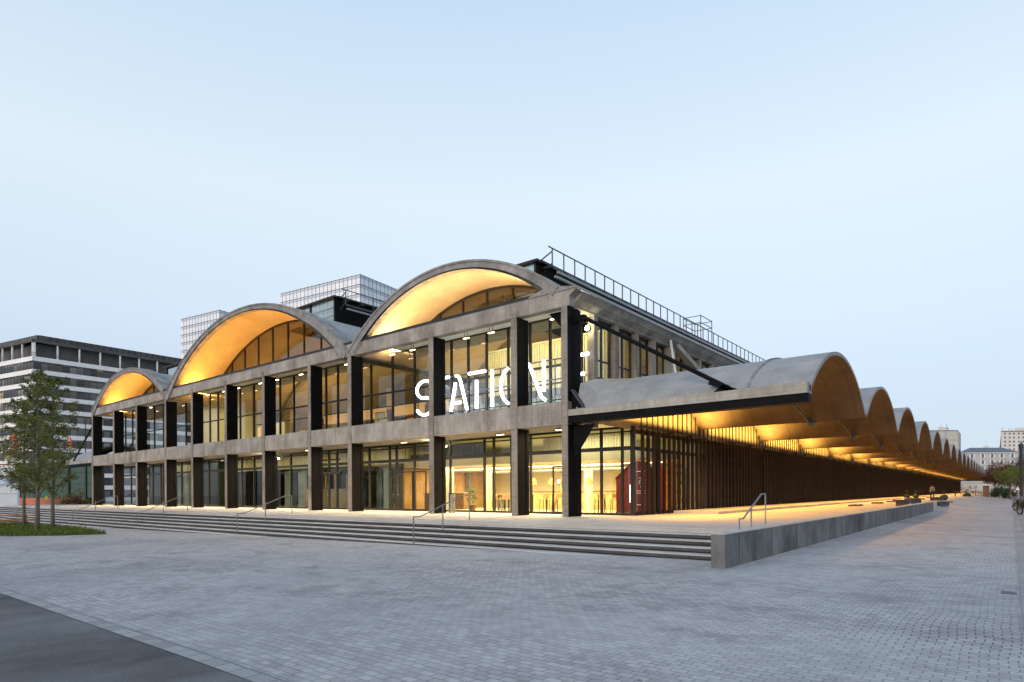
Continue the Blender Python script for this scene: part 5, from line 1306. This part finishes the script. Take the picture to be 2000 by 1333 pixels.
def rpot(x, y, z, lab, s_=1):
    e = empty('round_planter', (x, y, z), lab, 'planter', 'round dark planters under the canopies')
    mb = MB(); mb.lathe([(.20*s_,0.001),(.34*s_,.16*s_),(.37*s_,.36*s_),(.27*s_,.52*s_)], (0,0,0), 16); sub(mb.build('pot', M['black']), e)
    mb = MB(); mb.tube([(0,0,.5*s_), (0,0,.95*s_)], .05, 6, .02); rr = random.Random(int(y))
    for q in range(60):
        c_ = Vector((rr.gauss(0,.12), rr.gauss(0,.12), .8*s_ + rr.gauss(0,.15))); d1 = Vector((rr.uniform(-1,1), rr.uniform(-1,1), rr.uniform(-1,1))).normalized()*.07; d2 = d1.cross(Vector((0,.3,1))).normalized()*.03; mb.add([c_-d1,c_+d2,c_+d1,c_-d2], [(0,1,2,3)])
    sub(mb.build('plant', M['leaf_dark'], fixn=False), e)
rpot(4.03, 71, P, 'round dark planter by the screen, left one'); rpot(4.66, 74.5, P, 'round dark planter by the screen, right one'); rpot(8.88, 57, P, 'round dark planter on the platform edge behind the benches'); rpot(8.78, 102, 0.35, 'largest round planter, far along the platform edge', 1.6)
rr = random.Random(8)
for i in range(9):
    y = 112 + i * 9.5; x = 7.4 + (i % 3) * 1.1; lab = 'cafe terrace table ' + ['nearest the large planter', 'with a sloping yellow board', 'behind the sloping board', 'left of the brown post', 'before the brown post', 'just behind the brown post', 'deep under the canopy end', 'near the garden wall', 'furthest back by the garden wall'][i]
    e = empty('terrace_table', (x, y, P if x < 9 else .3), lab, 'table', 'cafe terrace tables under the canopy end')
    mb = MB(); mb.box(-.9, .9, -.5, .5, .72, .77); sub(mb.build('tabletop', M['darkwood']), e)
    for sx in (-.7, .7):
        mb = MB(); mb.bar((sx, -.4, 0), (sx, .4, .72), .07); mb.bar((sx, .4, 0), (sx, -.4, .72), .07); sub(mb.build('trestle', M['darkwood']), e)
    for sy in (-.85, .85):
        mb = MB(); mb.box(-.9, .9, sy - .15, sy + .15, .42, .46); mb.bar((-.7, sy, 0), (-.7, sy, .42), .06); mb.bar((.7, sy, 0), (.7, sy, .42), .06); sub(mb.build('bench', M['darkwood']), e)
e = empty('sloping_board', (7.9, 125, P), 'sloping yellow lit board on the cafe terrace', 'board'); mb = MB(); mb.add([(-1.2,0,.75),(1.4,0,1.6),(1.4,.8,1.7),(-1.2,.8,.85),(-1.2,0,.68),(1.4,0,1.53),(1.4,.8,1.63),(-1.2,.8,.78)], [(0,1,2,3),(7,6,5,4),(0,4,5,1),(1,5,6,2),(2,6,7,3),(3,7,4,0)]); sub(mb.build('board', M['wood']), e)
mb = MB(); mb.bar((-1,.4,0),(-1,.4,.8),.08); mb.bar((1.2,.4,0),(1.2,.4,1.55),.08); sub(mb.build('leg', M['darkwood']), e)
e = empty('brown_post', (10.6, 128, .2), 'thick brown post where the terrace ends', 'post'); mb = MB(); mb.box(-.5,.5,-.3,.3,0,2.2); sub(mb.build('shaft', M['darkwood']), e); mb = MB(); mb.box(-.55,.55,-.35,.35,2.201,2.3); sub(mb.build('cap', M['black']), e)
e = empty('road_sign', (*camxy(1987, 88), .03), 'small white triangular road sign behind the standing man', 'sign'); mb = MB(); mb.tube([(0,0,0),(0,0,2.2)], .03, 6); sub(mb.build('pole', M['galv']), e)
mb = MB(); mb.prism([(-.42,1.55),(.42,1.55),(0,2.3)], 'y', -.05, -.03); o = sub(mb.build('plate', REDP), e); mb = MB(); mb.prism([(-.30,1.62),(.30,1.62),(0,2.15)], 'y', -.06, -.052); sub(mb.build('face', M['white']), e); e.rotation_euler.z = YAW

# ---------------------------------------------------------------- left edge: pavilion, hoarding, barriers, banners
x, y = camxy(38, 92); e = empty('net_pavilion', (x, y, -.6), 'dark green glazed hoarding left of the hall with a bright green lit patch', 'hoarding'); dx = Vector(camxy(200, 92)) - Vector((x, y)); L = dx.length; e.rotation_euler.z = atan2(dx.y, dx.x)
GN = noisy('green_netting', (.018,.055,.045), (.045,.11,.09), 1.2, .6, (1,1,5), .2, 12)
mb = MB(); mb.box(0, L, 0, .12, 1.9, 6.9); sub(mb.build('netting', GN), e)
mb = MB(); mb.box(0, L, -.1, .2, 6.9, 7.15); mb.box(0, L, -.05, .02, 3.9, 4.0); mb.box(0, L, -.05, .02, 5.6, 5.68); sub(mb.build('rail', M['frame']), e)
for i in range(6):
    mb = MB(); a = L * i / 5; mb.box(a - .12, a + .12, -.2, .3, 0, 7.0); sub(mb.build('post', M['slat'] if i % 2 else M['frame']), e)
mb = MB(); mb.box(0, L, .5, .7, 0, 1.9); sub(mb.build('base_wall', M['winband']), e)
l = bpy.data.lights.new('green_flood', 'SPOT'); l.energy = 2600; l.color = (.45, 1, .35); l.spot_size = radians(75); l.spot_blend = .8; lo_ = bpy.data.objects.new('green_flood', l); COL.objects.link(lo_); lo_.parent = e; lo_.location = (L*.32, -1.6, 6.6); lo_.rotation_euler = (radians(28), radians(8), 0)
fx = MB(); fx.lathe([(.12,0),(.16,.1),(.1,.2)], (L*.32, -1.6, 6.6), 10); sub(fx.build('flood_fixture', emit('green_flood_lens', (.95,1,.7), 18)), e)
x, y = camxy(-40, 76); e = empty('white_site_hut', (x, y, -.6), 'white site hut with a pale sloping roof at the left edge', 'hut'); dx = Vector(camxy(34, 78)) - Vector((x, y)); L = dx.length; e.rotation_euler.z = atan2(dx.y, dx.x)
mb = MB(); mb.prism([(0,0),(L,0),(L,3.9),(L*.75,3.6),(0,3.6)], 'y', 0, 2.5); sub(mb.build('wall', M['white']), e)
mb = MB(); mb.prism([(-.3,3.62),(L*.78,3.62),(L*.62,4.35),(-.3,4.9)], 'y', -.2, 2.7); sub(mb.build('roof', M['shutter']), e)
mb = MB(); mb.box(0, L, -.03, -.001, 2.45, 2.5); sub(mb.build('panel_joint', M['rim']), e)
x, y = camxy(-60, 90); e = empty('white_wall', (x, y, -.6), 'long white wall with a thin red line along its top behind the site hut', 'wall'); dx = Vector(camxy(38, 92)) - Vector((x, y)); L = dx.length; e.rotation_euler.z = atan2(dx.y, dx.x)
mb = MB(); mb.box(0, L, 0, .3, 5.2, 6.75); sub(mb.build('panel', M['white']), e); mb = MB(); mb.box(0, L, -.03, .32, 6.752, 6.9); sub(mb.build('top_line', REDP), e); mb = MB(); mb.box(0, L, .3, .6, 0, 5.2); sub(mb.build('lower_wall', M['winband']), e)
# orange barrier net with a red and white board
x, y = camxy(34, 84); e = empty('barrier_fence', (x, y, -.6), 'orange mesh barrier fence with red board beyond the steps', 'fence'); dx = Vector(camxy(150, 84)) - Vector((x, y)); L = dx.length; e.rotation_euler.z = atan2(dx.y, dx.x)
OR = noisy('orange_mesh', (.62,.14,.06), (.75,.24,.12), 4, .7, (1,1,6))
mb = MB(); mb.box(0, L, 0, .03, .8, 1.9); sub(mb.build('mesh', OR), e); mb = MB(); mb.box(0, L*.18, -.06, -.02, .35, 1.1); sub(mb.build('red_board', noisy('crimson_board', (.42,.008,.03), (.5,.02,.05), 2, .5)), e)
mb = MB(); a = 0
while a < L: mb.box(a - .03, a + .03, -.01, .05, 0, 2.0); a += 1.3
sub(mb.build('fence_posts', OR), e); mb = MB(); mb.box(L*.47, L*.51, -.05, -.01, 1.6, 2.1); sub(mb.build('yellow_sign', noisy('yellow_sign_paint', (.7,.5,.02), (.8,.58,.03), 2, .5)), e)
def banner(px0, px1, y0, y1, d, lab, rows):
    x, y = camxy((px0+px1)/2, d); k = d / F_PX; z0 = 1.7 + (967-y1)*k; z1 = 1.7 + (967-y0)*k; e = empty('banner', (x, y, -.6), lab, 'banner', 'orange banners on poles', YAW); w_ = (px1-px0)*k
    mb = MB(); mb.tube([(-w_/2-.08,0,0),(-w_/2-.08,0,z1+.8)], .05, 6); sub(mb.build('pole', M['galv']), e)
    mb = MB(); mb.box(-w_/2, w_/2, -.02, .02, z0+.6, z1+.6); sub(mb.build('cloth', noisy('orange_red_cloth', (.62,.09,.04), (.75,.14,.06), 2, .7)), e)
    mb = MB(); rr = random.Random(int(px0)); n_ = rows; H_ = (z1-z0)*.72
    for i in range(n_):                                            # column of white letter strokes, too small to read in the photo
        zz = z1 + .6 - (z1-z0)*.14 - H_*(i+1)/n_; h_ = H_/n_*.62; c_ = i % 3
        mb.box(-w_*.2, -w_*.08, -.035, -.022, zz, zz + h_)
        if c_ != 1: mb.box(-w_*.08, w_*.2, -.035, -.022, zz + h_*.8, zz + h_)
        if c_ != 2: mb.box(-w_*.08, w_*.2, -.035, -.022, zz, zz + h_*.2)
        if c_ == 1: mb.box(w_*.1, w_*.2, -.035, -.022, zz, zz + h_)
    sub(mb.build('lettering', M['white']), e)
banner(21, 34, 848, 890, 88, 'orange banner with white lettering behind the leftmost tree', 5); banner(133, 140, 855, 877, 96, 'small orange banner right of the trees', 4); banner(-6, 1.5, 872, 888, 88, 'orange banner cut by the left edge', 3)
for i, (px, d, lab) in enumerate([(130, 66, 'yellowish bush beyond the end of the steps'), (143, 66, 'brown green bush beside the left end of the hall'), (156, 68, 'low bush close to the last column of the hall')]):
    x, y = camxy(px, d); bush('bush', x, y, .1 if i else 0, 1.0, .9, 900, .08, 'leaf' if i != 1 else 'leaf_red', lab, 'bush', 'bushes left of the hall', 80 + i)
# timber table at the left
x, y = camxy(14, 40.5); e = empty('timber_table', (x, y, gzz(x)), 'orange timber table with attached benches and a tall curved rib at the left edge', 'table'); dx = Vector(camxy(66, 41.5)) - Vector((x, y)); e.rotation_euler.z = atan2(dx.y, dx.x)
TW = noisy('orange_timber', (.42,.17,.04), (.60,.28,.08), 2, .5, (6,1,1), .1, 12)
mb = MB(); mb.box(-2.0, 1.75, -.38, .38, .70, .76); sub(mb.build('tabletop', TW), e)
for sy in (-.75, .75): mb = MB(); mb.box(-2.0, 1.6, sy - .14, sy + .14, .40, .45); sub(mb.build('bench', TW), e)
mb = MB(); mb.prism([(-.12,0),(.12,0),(.42,.38),(.42,.42),(.16,.45),(.16,.72),(-.16,.72),(-.16,.45),(-.42,.42),(-.42,.38)], 'x', .95, 1.02); sub(mb.build('support', TW), e)
mb = MB(); mb.prism([(-.42,0),(.42,0),(.12,.45),(.3,.72),(-.3,.72),(-.12,.45)], 'x', -.75, -.68); sub(mb.build('support', TW), e)
mb = MB(); pts = [(-.75 - .5*(1 - cos(pi*i/10*.9)) , -.4, .1 + 2.1*i/10) for i in range(11)]; mb.tube(pts, .10, 8); sub(mb.build('curved_rib', TW), e)
# pale hoarding seen through the end bays of the glass front
e = empty('pale_hoarding', (-52.5, 6.0, P), 'plain pale grey panels with a red top line seen through the last glass bays', 'hoarding')
mb = MB(); mb.box(-6, 4.2, 0, .1, .0, 3.0); sub(mb.build('panel', noisy('pale_grey_panel', (.42,.43,.43), (.50,.51,.51), .8, .7)), e); mb = MB(); mb.box(-6, 4.2, -.02, .12, 3.002, 3.08); sub(mb.build('top_line', REDP), e)
